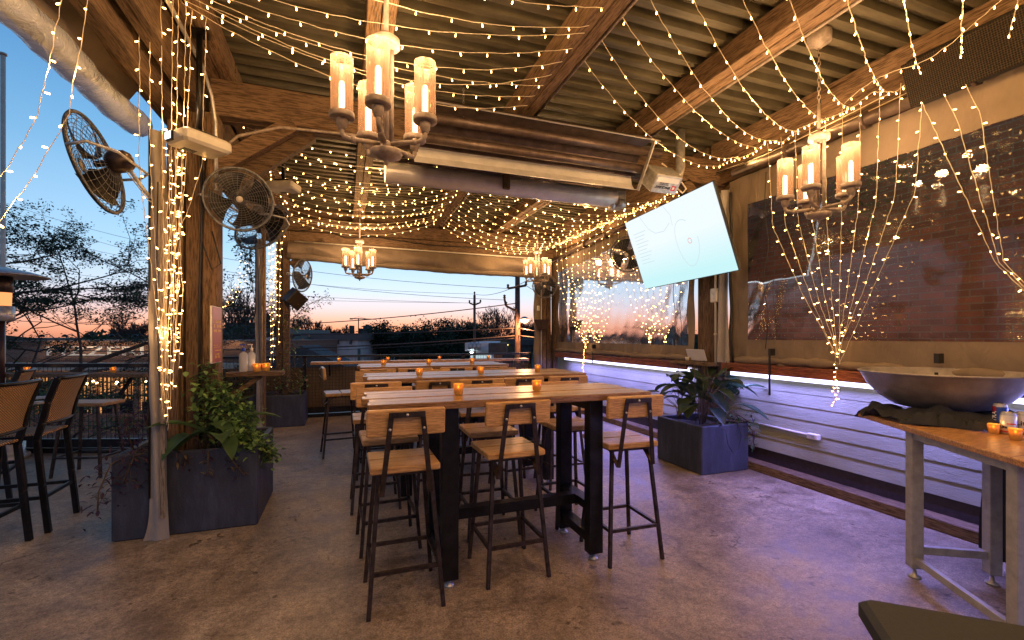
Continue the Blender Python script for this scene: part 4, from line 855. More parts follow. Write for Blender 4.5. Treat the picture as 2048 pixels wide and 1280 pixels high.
# ------------------------------------------------------------------ fans
def make_fan(label):
    t = thing('wall_fan', label, 'fan', (0, 0, 0), group='caged wall fans')   # axis +X = blowing direction, radius .30
    rad = .30
    def dome(r): return .075 * (1 - (r / rad) ** 2.2)
    mb = MB()
    for k in range(1, 15):
        r = rad * k / 14; n = 40
        for s in (1, -1):
            if s < 0 and k % 2: continue
            mb.tube([(s * dome(r) , r * math.cos(a), r * math.sin(a)) for a in [2 * PI * j / n for j in range(n)]], .0022, 3, closed=True)
    for j in range(28):
        a = 2 * PI * j / 28
        for s in (1, -1): mb.tube([(s * dome(r), r * math.cos(a + (rad - r) * .9 * s), r * math.sin(a + (rad - r) * .9 * s)) for r in [.03 + (rad - .03) * i / 7 for i in range(8)]], .0017, 3)
    mb.build('cage', M['fan'], t, False)
    mb = MB(); mb.tube([(0, rad * math.cos(a), rad * math.sin(a)) for a in [2 * PI * j / 48 for j in range(48)]], .008, 6, closed=True); mb.tube([(0.0, (rad - .004) * math.cos(a), (rad - .004) * math.sin(a)) for a in [2 * PI * j / 48 for j in range(48)]], .012, 6, closed=True); mb.build('cage_rim', M['fan'], t, False)
    for k in range(4):
        a0 = k * PI / 2 + .4
        mb = MB(); mb.grid(lambda u, v: ((v - .5) * .07 + .0, (.04 + .215 * u) * math.cos(a0 + (v - .5) * (.55 + .75 * u)), (.04 + .215 * u) * math.sin(a0 + (v - .5) * (.55 + .75 * u))), 8, 6); mb.build('blade', M['steel2'], t, False)
    mb = MB(); mb.lathe((-.19, 0, 0), [(0, 0), (.045, .004), (.066, .03), (.068, .10), (.05, .13), (.02, .14), (.02, .2)], 20, axis=(1, 0, 0)); mb.build('motor', M['steel'], t, False)
    mb = MB(); mb.lathe((.072, 0, 0), [(.03, 0), (.03, .006), (0, .008)], 18, axis=(1, 0, 0)); mb.build('badge', M['white'], t, False)
    return t
fan0 = make_fan('large caged fan hanging outside the left post against the blue sky'); FT = tree_of(fan0)
def aim(o, p, n, s=1, roll=0):
    n = Vector(n).normalized(); o.location = p; o.rotation_euler = (n.to_track_quat('X', 'Z').to_matrix() @ Matrix.Rotation(roll, 3, 'X')).to_euler(); o.scale = (s,) * 3
FANS = [(fan0, atF(193, 328, 2.85), (-.94, .03, -.22), 1.0, (-1.27, 3.95, 2.37)),
        (dup(fan0, (0, 0, 0), 0, 'caged fan with a white badge mounted beside the projector', FT), Vector((-.78, 4.12, 2.50)), (.22, -.95, -.20), .80, (-.97, 4.30, 2.55)),
        (dup(fan0, (0, 0, 0), 0, 'caged fan partly hidden behind the one with the white badge', FT), Vector((-.70, 4.66, 2.42)), (.42, .75, -.45), .86, (-.97, 4.40, 2.55)),
        (dup(fan0, (0, 0, 0), 0, 'small looking caged fan at the far left post against the sunset', FT), Vector((-.66, 8.35, 2.43)), (.86, -.45, -.12), .9, (-.93, 8.6, 2.50)),
        (dup(fan0, (0, 0, 0), 0, 'caged fan behind the television on the right wall', FT), Vector((3.80, 5.62, 2.60)), (-.75, -.62, -.25), .85, (4.12, 5.75, 2.75)),
        (dup(fan0, (0, 0, 0), 0, 'caged fan in the far right corner beside the small chandelier', FT), Vector((3.72, 8.35, 2.42)), (-.45, -.85, -.2), .8, (3.96, 8.68, 2.5))]
for o, p, n, s, m in FANS:
    aim(o, p, n, s)
    inv = (Matrix.Translation(p) @ Vector(n).normalized().to_track_quat('X', 'Z').to_matrix().to_4x4() @ Matrix.Scale(s, 4)).inverted()
    mb = MB(); a = inv @ Vector(m); mb.tube([(-.14, 0, 0), (-.16, 0, -.05), a * .6 + Vector((-.06, 0, -.02)), a], .012, 8)
    mb.tube([(0, .31, 0), (-.10, .33, .0), (-.19, .2, -.02), (-.20, 0, -.03), (-.19, -.2, -.02), (-.10, -.33, 0), (0, -.31, 0)], .009, 6)
    mb.tube([a, a * .5 + Vector((-.1, .03, -.12)), (-.15, .02, -.07)], .004, 5); mb.build('bracket', M['galv'], o, False)
# ------------------------------------------------------------------ projectors
def projector(label, p, d, size, pole, lens):
    o = thing('projector', label, 'projector', p, group='white ceiling projectors'); d = Vector(d).normalized(); s_ = Vector((0, 0, 1)).cross(d).normalized(); u = d.cross(s_)
    if u.z < 0: u = -u
    Rm = Matrix((d, u.cross(d), u)).transposed(); P_ = Vector(p); L, W, H_ = size
    mb = MB(); mb.rbox(P_, size, .018, Rm); mb.build('body', M['white'], o)
    mb = MB()
    for i in range(6):
        for j in range(4): mb.box(P_ + Rm @ Vector((L * .1 + i * .012, -W / 2 - .0005, -.018 + j * .011)), (.007, .003, .006), Rm)
    for i in range(7):
        for j in range(5): mb.box(P_ + Rm @ Vector((L / 2 - .16 + i * .012, -.09 + j * .012, -H_ / 2 - .0005)), (.007, .007, .003), Rm)
    mb.build('vents', M['black'], o)
    mb = MB(); mb.rbox(P_ + Rm @ Vector((L / 2 - .004, -W * .18, .0)), (.03, .085, .062), .008, Rm); mb.build('lens_hood', M['black'], o)
    mb = MB(); mb.box(P_ + Rm @ Vector((L / 2 + .013, -W * .18, 0)), (.004, .06, .045), Rm); mb.build('lens', emis('lens_glow', (.75, .85, 1), 1.6) if lens else M['clear'], o)
    mb = MB(); mb.box(P_ + Rm @ Vector((0, 0, H_ / 2 + .02)), (.16, .12, .012), Rm); mb.tube([P_ + u * (H_ / 2 + .02), Vector((P_.x, P_.y, pole - .02))], .018, 10); mb.box((P_.x, P_.y, pole - .01), (.10, .10, .02)); mb.build('mount', M['steel2'], o)
    return o
projector('near white projector with a lit lens hanging above the badge fan', (-.915, 3.60, 2.715), (-.72, -.68, .0), (.31, .235, .085), 3.46, True)
projector('distant white projector on a dark pole above the far tables', tuple(atF(567, 374, 5.0)), (-.9, .35, 0), (.30, .22, .085), 3.66, False)
# ------------------------------------------------------------------ radiant heaters
h1 = thing('radiant_heater', 'long overhead tube heater hung before the cross beam, with a printed control box', 'heater', (1.4, 4.0, 3.1))
x0, x1 = .58, 2.93
def profx(name, poly, xa, xb, mat, par):
    mb = MB(); n = len(poly); b = mb.add([(xa, y, z) for y, z in poly] + [(xb, y, z) for y, z in poly])
    for i in range(n - 1): mb.face([b + i, b + i + 1, b + n + i + 1, b + n + i])
    return mb.build(name, mat, par)
profx('hood', [(3.79, 3.375), (3.81, 3.40), (3.90, 3.43), (4.05, 3.41), (4.17, 3.28), (4.20, 3.14), (4.19, 3.14), (4.16, 3.275), (4.045, 3.40), (3.90, 3.42), (3.815, 3.39), (3.79, 3.375)], x0, x1, M['brownmetal'], h1)
profx('reflector', [(4.198, 3.14), (4.185, 3.05), (4.14, 2.985), (4.07, 2.96), (4.07, 2.957), (4.145, 2.98), (4.192, 3.045), (4.205, 3.14)], x0, x1 - .05, M['refl'], h1)
profx('upper_flange', [(3.80, 3.372), (3.77, 3.35), (3.765, 3.352), (3.795, 3.378)], x0, x1, M['refl'], h1)
for y, z in ((3.93, 3.30), (4.03, 3.16)):
    mb = MB(); mb.tube([(x0 - .05, y, z), (x1 + .12, y, z)], .045, 14); mb.build('burner_tube', M['brownmetal'], h1)
mb = MB(); mb.beam((x1 - .06, 3.78, 3.36), (x1 - .06, 4.06, 2.95), .04, .012, up=(1, 0, 0)); mb.build('hanger', M['galv'], h1)
def chainm(a, b, par, name='chain'):
    a, b = Vector(a), Vector(b); mb = MB(); L = (b - a).length; n = int(L / .028); d = (b - a).normalized(); s = d.cross(Vector((1, .3, .1))).normalized(); q = d.cross(s)
    for i in range(n):
        c = a + d * (i + .5) * .028; w_ = s if i % 2 else q; mb.tube([c + d * (.018 * math.sin(t_)) + w_ * (.008 * math.cos(t_)) for t_ in [2 * PI * j / 8 for j in range(8)]], .002, 4, closed=True)
    mb.build(name, M['galv'], par)
chainm((x1 - .06, 4.03, 3.42), (x1 - .05, 4.03, 3.66), h1); chainm((1.0, 4.03, 3.40), (1.0, 4.03, 3.66), h1); chainm((.7, 4.03, 3.4), (.7, 4.03, 3.66), h1)
# control box with its label (mounted upside down)
bx = Vector((3.10, 3.86, 3.03)); tl = Matrix.Rotation(R(42), 3, 'X')
mb = MB(); mb.rbox(bx + Vector((0, .12, .03)), (.32, .24, .19), .008, tl); mb.build('control_box', M['galv'], h1)
fr = bx + tl @ Vector((0, 0, 0)) 
def lab(v, ox=0, oz=0):   # label plane = front face of the box; letters upside down
    q = Vector((-(v.x) + ox, -.0032 - v.z, -(v.y) + oz)); return tuple(bx + Vector((0, .12, .03)) + tl @ (Vector((0, -.12, 0)) + q))
wl = plain('label_white', (.7, .7, .72), .5, 0, 10, .05, 0); rl_ = plain('label_red', (.6, .03, .04), .5, 0, 10, .05, 0)
for (w_, h_, ox, oz, m_, nm, dz) in ((.27, .05, 0, .045, wl, 'label_strip', 0), (.052, .052, .095, -.03, rl_, 'logo_square', .0), (.026, .026, .095, -.03, wl, 'logo_centre', .001)):
    mb = MB(); b = mb.add([lab(Vector((sx_ * w_ / 2, sy_ * h_ / 2, dz - .002)), ox, oz) for sx_, sy_ in ((-1, -1), (1, -1), (1, 1), (-1, 1))]); mb.face([b, b + 1, b + 2, b + 3]); mb.build(nm, m_, h1)
text_on(h1, 'lettering', 'SPACE-RAY', .036, lambda v: lab(v, -.035, -.03), tblack, bold=.0012)
for k in range(2): text_on(h1, 'small_lettering', 'RADIANT HEATERS', .013, lambda v, k=k: lab(v, -.035, -.002 + .016 * k), tblack)
mb = MB(); mb.tube([(2.95, 4.05, 3.13), (3.12, 4.05, 3.14), (3.22, 4.05, 3.15), (3.32, 4.06, 3.14), (3.40, 4.07, 3.18), (3.42, 4.07, 3.26), (3.42, 4.07, 3.66)], .05, 16); mb.tube([(3.18, 4.05, 3.145), (3.22, 4.05, 3.148)], .058, 16); mb.build('flue_pipe', M['galv'], h1)
mb = MB(); mb.tube([(3.25, 3.95, 3.0), (3.33, 3.93, 2.93), (3.38, 3.93, 2.98), (3.34, 3.95, 3.05), (3.26, 3.98, 3.04)], .009, 8); mb.tube([(3.2, 4.0, 3.1), (3.2, 4.02, 3.22), (3.14, 4.02, 3.25)], .008, 6); mb.build('gas_hose', M['cablew'], h1)
h2 = thing('radiant_heater', 'second pale heater duct hung lower behind the cross beam', 'heater', (1.6, 4.8, 3.05))
profx('duct', [(4.80 - .105 * math.cos(a_), 3.085 + .105 * math.sin(a_)) for a_ in [2 * PI * i / 24 for i in range(25)]], .38, 3.05, M['refl'], h2)
profx('top_hood', [(4.68, 3.17), (4.72, 3.24), (5.02, 3.24), (5.05, 3.17)], .38, 2.95, M['brownmetal'], h2)
mb = MB(); mb.tube([(3.02, 4.78, 3.16), (3.02, 4.77, 3.02), (3.0, 4.8, 2.98)], .05, 12); mb.rbox((3.13, 4.86, 3.09), (.14, .2, .2), .01); mb.lathe((3.05, 4.72, 3.02), [(.045, 0), (.045, .09), (.03, .10)], 14, axis=(1, 0, 0)); mb.build('blower', M['galv'], h2)
mb = MB(); mb.beam((1.62, 4.64, 3.0), (1.62, 4.64, 3.50), .075, .04, up=(0, 1, 0), ch=.003); o = mb.build('hanging_block', M['beamZ']); tag(o, 'short vertical timber block hanging between the two heaters', 'timber')
chainm((.6, 4.71, 3.17), (.6, 4.71, 3.66), h2); chainm((2.7, 4.71, 3.17), (2.7, 4.71, 3.66), h2)
# ------------------------------------------------------------------ television
def tvmat():
    m = bpy.data.materials.new('tv_picture'); m.use_nodes = True; nt = m.node_tree; nt.nodes.clear()
    tc = nt.nodes.new('ShaderNodeTexCoord'); s = nt.nodes.new('ShaderNodeSeparateXYZ'); nt.links.new(tc.outputs['Object'], s.inputs[0])
    c = rampn(nt, s.outputs['Z'], [(0, lin('#c6f0f3')), (.6, lin('#ecf6fa'))])
    mr = nt.nodes.new('ShaderNodeMapRange'); mr.inputs[1].default_value = -.35; mr.inputs[2].default_value = .35; nt.links.new(s.outputs['Z'], mr.inputs[0])
    nt.links.new(mr.outputs[0], c.node.inputs[0])
    e = nt.nodes.new('ShaderNodeEmission'); e.inputs[1].default_value = .66; nt.links.new(c, e.inputs[0]); o = nt.nodes.new('ShaderNodeOutputMaterial'); nt.links.new(e.outputs[0], o.inputs[0]); return m
tv = thing('television', 'large bright television hung tilted under the roof near the right wall post', 'television', (3.517, 4.289, 2.484))
yaw, pit, rol = R(-92.14), R(19.35), R(-1.18)
tv.rotation_euler = (Matrix.Rotation(yaw, 3, 'Z') @ Matrix.Rotation(pit, 3, 'X') @ Matrix.Rotation(rol, 3, 'Y')).to_euler()
W_, H_ = 1.599, .91
mb = MB(); mb.box((0, -.001, 0), (W_ - .02, .002, H_ - .02)); mb.build('screen', tvmat(), tv, False)
mb = MB(); mb.rbox((0, .02, 0), (W_, .036, H_), .006); mb.build('bezel', M['black'], tv, False)
mb = MB(); mb.rbox((0, .06, -.02), (W_ * .6, .05, H_ * .6), .01); mb.build('back_cover', M['black'], tv, False)
M['faint'] = emis('screen_line', lin('#cfe4ec')[:3], .62); M['faintr'] = emis('screen_red', lin('#f0b7b4')[:3], .6)
def scr(pts, r, mat, nm):
    mb = MB()
    for a, b in zip(pts, pts[1:]): mb.beam((a[0], -.0028, a[1]), (b[0], -.0028, b[1]), r, .0006, up=(0, 1, 0))
    mb.build(nm, mat, tv, False)
def sS(pts): return [(a * 1.3, b * 1.3) for a, b in pts]
scr(sS([(.17 + .13 * math.cos(a) * (1 + .1 * math.sin(a)), -.03 + .20 * math.sin(a) * (1 - .15 * math.cos(a))) for a in [2 * PI * i / 30 + 1.2 for i in range(26)]]), .007, M['faint'], 'screen_drawing')
scr(sS([(-.36, .34), (-.28, .2), (-.2, .14), (-.08, .13), (.02, .18)]), .007, M['faint'], 'screen_drawing'); scr(sS([(.0, .34), (.06, .24), (.05, .15)]), .006, M['faint'], 'screen_drawing')
for k in range(10): scr(sS([(-.53, .20 - k * .033), (-.33 - .03 * (k % 3), .20 - k * .033)]), .008, M['faint'], 'screen_line')
scr(sS([(.20 + .022 * math.cos(a), -.02 + .022 * math.sin(a)) for a in [2 * PI * i / 12 for i in range(13)]]), .008, M['faintr'], 'screen_spot')
la = bpy.data.lights.new('screen_light', 'AREA'); la.shape = 'RECTANGLE'; la.size = W_; la.size_y = H_; la.energy = 9; la.color = (.8, .93, 1); lo = bpy.data.objects.new('screen_light', la); col.objects.link(lo); lo.parent = tv; lo.location = (0, -.02, 0); lo.rotation_euler = (R(90), 0, 0)
tvR = tv.rotation_euler.to_matrix(); ti = tvR.inverted()
mb = MB(); mb.box((0, .10, .02), (.5, .02, .4)); mb.beam((0, .10, .1), ti @ (Vector((3.66, 4.29, 3.19)) - Vector(tv.location)), .05, .04); mb.build('ceiling_mount', M['steel2'], tv, False)
# ------------------------------------------------------------------ speaker
def grille():
    m, nt, bs = newmat('speaker_grille'); v = coords(nt); k = nt.nodes.new('ShaderNodeTexVoronoi'); k.inputs['Scale'].default_value = 75; k.inputs['Randomness'].default_value = .15; nt.links.new(v, k.inputs[0])
    nt.links.new(rampn(nt, k.outputs['Distance'], [(.35, (.002, .0015, .001)), (.5, (.04, .028, .018))]), bs.inputs['Base Color']); bs.inputs['Roughness'].default_value = .7; bs.inputs['Specular IOR Level'].default_value = .15; return m
sp = thing('loudspeaker', 'long black loudspeaker mounted high above the curtain roller near the right corner', 'speaker', (3.92, 1.75, 3.28)); sp.rotation_euler = (0, R(-22), 0)
mb = MB(); mb.rbox((.10, -.05, 0), (.24, 1.05, .34), .03); mb.build('cabinet', M['black'], sp, False)
mb = MB(); mb.rbox((-.03, -.05, 0), (.02, 1.0, .31), .008); mb.build('grille', grille(), sp, False)
mb = MB(); mb.rbox((-.043, -.28, .055), (.006, .055, .055), .002); mb.build('badge', M['pipe'], sp, False)
vs, fs = textmesh('JBL', .024); mb = MB(); mb.add([(-.0465 - v.z, -.28 - v.x, .055 + v.y) for v in vs]); [mb.face(f) for f in fs]; mb.build('lettering', M['black'], sp, False)
# wires along the right wall beam
for i in range(5):
    y0 = 1.5 + i * .3; mb = MB(); mb.tube([(4.07 - .01 * i, y0 + 2.4 * u, 3.33 + .05 * i * .5 - .06 * math.sin(PI * u) - .02 * i) for u in [k / 16 for k in range(17)]], .004, 5); o = mb.build('cable', M['cablew'] if i % 2 else M['black']); tag(o, 'loose cable running along the right wall beam, %s of five from the camera' % ORD[i], 'cable', 'cables on the right wall beam')
# ------------------------------------------------------------------ small things
o = thing('poster', 'red framed notice hung on the near timber post', 'sign', (-.955, 4.24, 1.44)); pr_ = plain('poster_red', (.33, .06, .05), .35, 0, 8, .15, 0); py_ = plain('poster_yellow', (.65, .38, .07), .5, 0, 10, .1, 0)
Rp = Matrix.Rotation(R(90), 3, 'Z') @ Matrix.Diagonal((2.2, 1, 1)); pc_ = Vector((-.930, 4.09, 1.44))
mb = MB(); mb.rbox(pc_, (.13, .014, .43), .002, Rp); mb.build('frame', M['white'], o)
mb = MB(); mb.box(pc_ + Rp @ Vector((0, -.008, 0)), (.118, .002, .418), Rp); mb.build('sheet', pr_, o)
for k, (z, w_, h_) in enumerate(((.10, .09, .022), (.065, .10, .022), (.03, .095, .02), (-.08, .10, .005), (-.095, .10, .005), (-.12, .10, .01), (-.15, .05, .02), (-.17, .06, .02))):
    mb = MB()
    for j in range(5):
        if (j * 7 + k * 3) % 5: mb.box(pc_ + Rp @ Vector((-w_ / 2 + w_ * (j + .5) / 5, -.0098, z)), (w_ / 6, .0012, h_ * (.7 + .3 * ((j + k) % 2))), Rp)
    mb.build('printed_line', py_, o)
o = thing('corner_shelf', 'small wooden shelf on a bracket beside the near post', 'shelf', (-.80, 4.32, 1.10))
mb = MB(); mb.rbox((-.70, 4.35, 1.115), (.42, .16, .035), .004); mb.build('board', M['beamX'], o)
mb = MB(); mb.beam((-.93, 4.35, .90), (-.66, 4.35, 1.095), .05, .035); mb.build('bracket', M['beamX'], o)
def bottle(label, x, y, z, r, h, capc):
    o = thing('pump_bottle', label, 'bottle', (x, y, z), group='clear pump bottles')
    mb = MB(); mb.lathe((x, y, z), [(r * .9, 0), (r, .008), (r, h * .68), (r * .85, h * .76), (r * .35, h * .82), (r * .33, h * .86)], 20); mb.build('bottle_body', M['clear'], o)
    mb = MB(); mb.lathe((x, y, z + h * .85), [(r * .42, 0), (r * .42, .025), (.005, .028), (.004, .05)], 14); mb.rbox((x - .01, y, z + h * .85 + .054), (.04, .014, .010), .003); mb.build('pump', capc, o)
    mb = MB(); mb.lathe((x, y, z + .004), [(r * .86, 0), (r * .86, h * .5), (0, h * .5)], 16); mb.build('gel', M['clear'], o)
bottle('clear sanitiser bottle with a blue pump on the small shelf', -.79, 4.34, 1.1335, .034, .20, plain('blue_plastic', (.01, .06, .5), .35, 0, 10, .05, 0))
bottle('clear bottle with a white pump behind the blue pumped one', -.74, 4.39, 1.1335, .03, .20, M['white'])
cup((-.69, 4.33, 1.134), 'left amber candle cup on the small post shelf'); cup((-.63, 4.38, 1.134), 'right amber candle cup on the small post shelf')
o = thing('box_speaker', 'small dark box speaker tilted on the far left post', 'speaker', (-.80, 8.45, 2.02)); mb = MB(); Rb = Matrix.Rotation(R(40), 3, 'Y') @ Matrix.Rotation(R(30), 3, 'Z'); mb.rbox((-.78, 8.45, 2.05), (.26, .22, .26), .01, Rb); mb.build('cabinet', M['black'], o); mb = MB(); mb.box(Vector((-.78, 8.45, 2.05)) + Rb @ Vector((0, -.112, 0)), (.22, .004, .22), Rb); mb.build('grille', bpy.data.materials['speaker_grille'], o)
def outlet(label, p, size=(.05, .11, .055)):
    o = thing('outlet_box', label, 'outlet', p, group='outlet boxes'); mb = MB(); mb.rbox(p, size, .006); mb.build('box', M['white'], o); mb = MB(); mb.box((p[0] - size[0] / 2 - .001, p[1], p[2]), (.003, size[1] * .5, size[2] * .6)); mb.build('cover', M['galv'], o); return o
ob = outlet('white outlet box with a pipe on the siding near the planter', (4.185, 3.13, .475)); mb = MB(); mb.tube([(4.195, 3.19, .48), (4.195, 3.75, .485)], .011, 8); mb.build('conduit', M['white'], ob)
outlet('pale junction box on the right wall post below the television', (4.02, 4.20, 1.90), (.05, .10, .16))
conduit('thin black cable looping over the violet planter', [(3.62, 3.92, .5), (3.70, 3.72, .46), (3.74, 3.725, .30), (3.80, 3.725, .22), (3.88, 3.725, .26), (3.92, 3.725, .38), (3.90, 3.75, .5), (3.96, 3.9, .53)], .004, M['black'], 'cable', 'cable', False)
o = thing('papers', 'propped sheet of paper with a small white cup on the ledge under the post', 'paper', (4.0, 4.4, 1.12)); mb = MB(); mb.box((4.02, 4.50, 1.20), (.012, .30, .14), Matrix.Rotation(R(-20), 3, 'Y')); mb.build('sheet', wl, o); mb = MB(); mb.lathe((3.97, 4.60, 1.125), [(.018, 0), (.026, .045), (.024, .045), (.016, .004), (0, .004)], 14); mb.build('cup', M['white'], o)
mb = MB(); mb.beam((4.0, 4.18, 1.10), (4.0, 4.85, 1.10), .20, .035, ch=.003); tag(mb.build('corner_shelf', M['beamY']), 'plain timber shelf in front of the right wall post', 'shelf')
conduit('black cable clipped down the near timber post in a loop', [(-1.02, 4.21, 2.9), (-1.06, 4.2, 2.2), (-.98, 4.19, 1.95), (-.92, 4.19, 2.0), (-.98, 4.19, 2.25)], .006, M['black'], 'cable', 'cable', False)
conduit('thick black cable hanging straight down the near timber post', [(-1.06, 4.205, 3.1), (-1.05, 4.20, 2.4), (-1.07, 4.20, 1.6), (-1.06, 4.2, .62)], .010, M['black'], 'cable', 'cable', False)
conduit('slim cable draped along the front brace and cross beam', [(-.96, 4.2, 2.85), (-.8, 4.18, 3.02), (-.5, 4.19, 3.14), (0, 4.19, 3.16), (.6, 4.19, 3.17)], .012, M['pipe'], 'cable', 'cable', False)
conduit('black cables tangled on the far beam', [(-.8, 8.58, 3.2), (-.4, 8.57, 3.28), (0, 8.57, 3.15), (.5, 8.57, 3.2), (1.5, 8.57, 3.12), (3.0, 8.57, 3.14)], .008, M['black'], 'cable', 'cable', False)
# ------------------------------------------------------------------ fairy light strands
def bulbmesh(r, L):
    mb = MB(); mb.smooth = True
    mb.lathe((0, 0, 0), [(0, -L), (r * .75, -L * .95), (r, -L * .72), (r * .72, -L * .42), (r * .3, -L * .2)], 8)
    n0 = len(mb.f); mb.m = 1; mb.tube([(0, 0, -L * .25), (.001, 0, -L * .1), (0, 0, .002)], r * .28, 5)
    me = bpy.data.meshes.new('bulb'); me.from_pydata(mb.v, [], mb.f); me.materials.append(M['bulb']); me.materials.append(M['cablew'])
    me.polygons.foreach_set('material_index', mb.mi); me.polygons.foreach_set('use_smooth', mb.sm); return me
BM = {'n': bulbmesh(.0043, .026), 'f': bulbmesh(.0052, .021), 's': bulbmesh(.0038, .021)}
def sagline(a, b, sag, n=24, ease=.5):
    a, b = Vector(a), Vector(b); out = []
    for i in range(n + 1):
        t = i / n; p = a.lerp(b, t); p.z -= 4 * sag * t * (1 - t); out.append(p)
    return out
NB = [0]
def strand(label, group, pts, step, kind='n', wr_=.0021, lights=0, P=2.2, vert=False, swap=None):
    pts = [Vector(p) for p in pts]; o = thing('fairy_lights', label, 'string lights', pts[0], group=group); o['_w'] = tuple(pts[0])
    # resample
    cum = [0]
    for a, b in zip(pts, pts[1:]): cum.append(cum[-1] + (b - a).length)
    T = cum[-1]
    def at(s):
        s = min(max(s, 0), T - 1e-6)
        for i in range(len(pts) - 1):
            if cum[i + 1] >= s: return pts[i].lerp(pts[i + 1], (s - cum[i]) / max(1e-9, cum[i + 1] - cum[i]))
        return pts[-1]
    off0 = rnd(.2, .9) * step; nb = max(1, int((T - off0) / step) + 1); ss = [off0 + k * step + rnd(-.1, .1) * step for k in range(nb)]
    ss = [s for s in ss if s < T]
    n = max(6, int(T / (step * .33))); line = []
    for i in range(n + 1):
        s = T * i / n; p = at(s); j = .0035 if kind != 's' else .003
        line.append(p + Vector((rnd(-j, j), rnd(-j, j), rnd(-j, j))))
    mb = MB(); mb.tube(line, wr_ * 1.15, 4, False); mb.build('wire', M['cablew'], o)
    for s in ss:
        p = at(s); b = bpy.data.objects.new('bulb', BM[kind]); col.objects.link(b); b.parent = o; b.location = p - pts[0]
        tilt = rnd(.9, 1.7) if vert else rnd(0, .45); b.rotation_euler = (Matrix.Rotation(rnd(0, 2 * PI), 3, 'Z') @ Matrix.Rotation(tilt, 3, 'X')).to_euler(); NB[0] += 1
    for k in range(lights):
        p = at(T * (k + .5) / lights); la = bpy.data.lights.new('strand_light', 'POINT'); la.energy = P; la.color = (1, .55, .20); la.shadow_soft_size = .012
        lo = bpy.data.objects.new('strand_light', la); col.objects.link(lo); lo.parent = o; lo.location = p - pts[0] + Vector((0, 0, -.06))
    return o
LP = 3.7
for i, y in enumerate((1.55, 1.85, 2.12, 2.36, 2.54)):
    strand('strand crossing level over the near chandelier from left eave, %s away from the camera' % ORD[i], 'near left ceiling strands', sagline((-.96, y, 3.44), (1.50, y + .12, 3.46), .17 + .03 * math.sin(i * 2)), .20, 'n', lights=1 if i % 2 else 0, P=LP)
for i in range(7):
    strand('strand fanning from the left eave corner behind the near chandelier, %s counting away' % ORD[i], 'fanned near left ceiling strands', sagline((-.94, 3.02 + .05 * i, 3.46), (1.50, 2.72 + .17 * i, 3.45), .14 + .045 * (i % 4)), .19, 'n', lights=1 if i % 3 == 1 else 0, P=LP)
for i in range(12):
    ys_ = 3.05 - .25 * i; ye = 4.02 - .235 * i
    strand('strand swooping from centre joist to near right wall beam, %s counting towards the camera' % ORD[i], 'near right ceiling strands', sagline((1.68, ys_, 3.49), (3.95, ye, 3.33 + .02 * math.sin(i)), .24 + .05 * math.sin(i * 2.3)), .17, 'n', lights=1 if i % 2 == 0 else 0, P=LP)
for i, y in enumerate((1.15, .7, .2, -.3, -.9)):  # out-of-view strands, added to throw warm light on the stool backs
    strand('strand crossing over the camera end of the patio, %s towards the back' % ORD[i], 'camera end strands', sagline((-.96, y, 3.44), (3.9, y + .1, 3.44), .35), .22, 'n', lights=3, P=LP * 2.6)
strand('bunched fairy light header running along the near right wall beam', 'wall headers', [(3.93, 4.05 - .16 * k, 3.34 + .03 * math.sin(k * 2.1) - .03 * (k % 2)) for k in range(20)], .055, 'n', lights=4, P=LP * .6)
strand('fairy light strand looping over the loudspeaker at the top right corner', 'speaker strand', [(3.80, 2.6 - .12 * k, 3.30 + .05 * math.sin(k * .9) + .02 * k) for k in range(13)], .09, 'n')
for i in range(20):
    y = 4.70 + .185 * i
    strand('strand in the far left ceiling bay, %s counting away from the near cross beam' % ORD[i], 'far left ceiling strands', sagline((-.88, y, 3.32 + .02 * math.sin(i)), (1.50, y + .05 * math.sin(i * 3), 3.45), .20 + .05 * math.sin(i * 1.7)), .145, 'f', .0022, lights=1 if i % 4 == 1 else 0, P=LP)
for i in range(19):
    y = 4.72 + .20 * i
    strand('strand in the far right ceiling bay, %s counting away from the near cross beam' % ORD[i], 'far right ceiling strands', sagline((1.62, y, 3.46), (3.98, min(8.5, y + .10), 3.24), .30 + .05 * math.sin(i * 2.1)), .145, 'f', .0022, lights=1 if i % 4 == 1 else 0, P=LP)
strand('bunched fairy light header running along the far right wall beam', 'wall headers', [(3.95, 4.75 + .19 * k, 3.26 + .03 * math.sin(k * 2.1)) for k in range(20)], .06, 'f', lights=3, P=LP * .6)
# hanging strands in front of the near brick view window, gathered at the ledge
GA = Vector((3.93, 2.73, 1.19))
for i in range(10):
    y = 3.42 - .145 * i; a = Vector((3.94, y, 3.34)); m_ = Vector((3.94, y + (GA.y - y) * .08, 2.5))
    strand('strand gathered at the ledge before the brick view window, %s counting towards camera' % ORD[i], 'near window strands', [a, m_, Vector((3.93, GA.y + (y - GA.y) * .45, 1.80)), GA + Vector((0, rnd(-.02, .02), rnd(0, .1)))], .155, 'n', .0018, vert=True, lights=1 if i in (2, 7) else 0, P=1.2)
strand('tangle of leftover fairy lights dangling below the near ledge knot', 'gathered ends', [(3.90, 2.73, 1.22), (3.89, 2.71, 1.10), (3.90, 2.75, 1.0), (3.89, 2.71, .90), (3.90, 2.75, .84), (3.90, 2.70, .95), (3.90, 2.74, 1.05)], .035, 's', .0018, vert=True)
for i, (ya, yb) in enumerate(((2.05, 1.72), (1.92, 1.70), (1.80, 1.68))):
    strand('strand at the right margin before the brick view window, %s counting towards camera' % ORD[i], 'right margin strands', [(3.94, ya + .1, 3.2), (3.94, ya, 2.9), (3.93, yb, 1.9), (3.93, yb - .45, 1.25)], .15, 'n', .0018, vert=True)
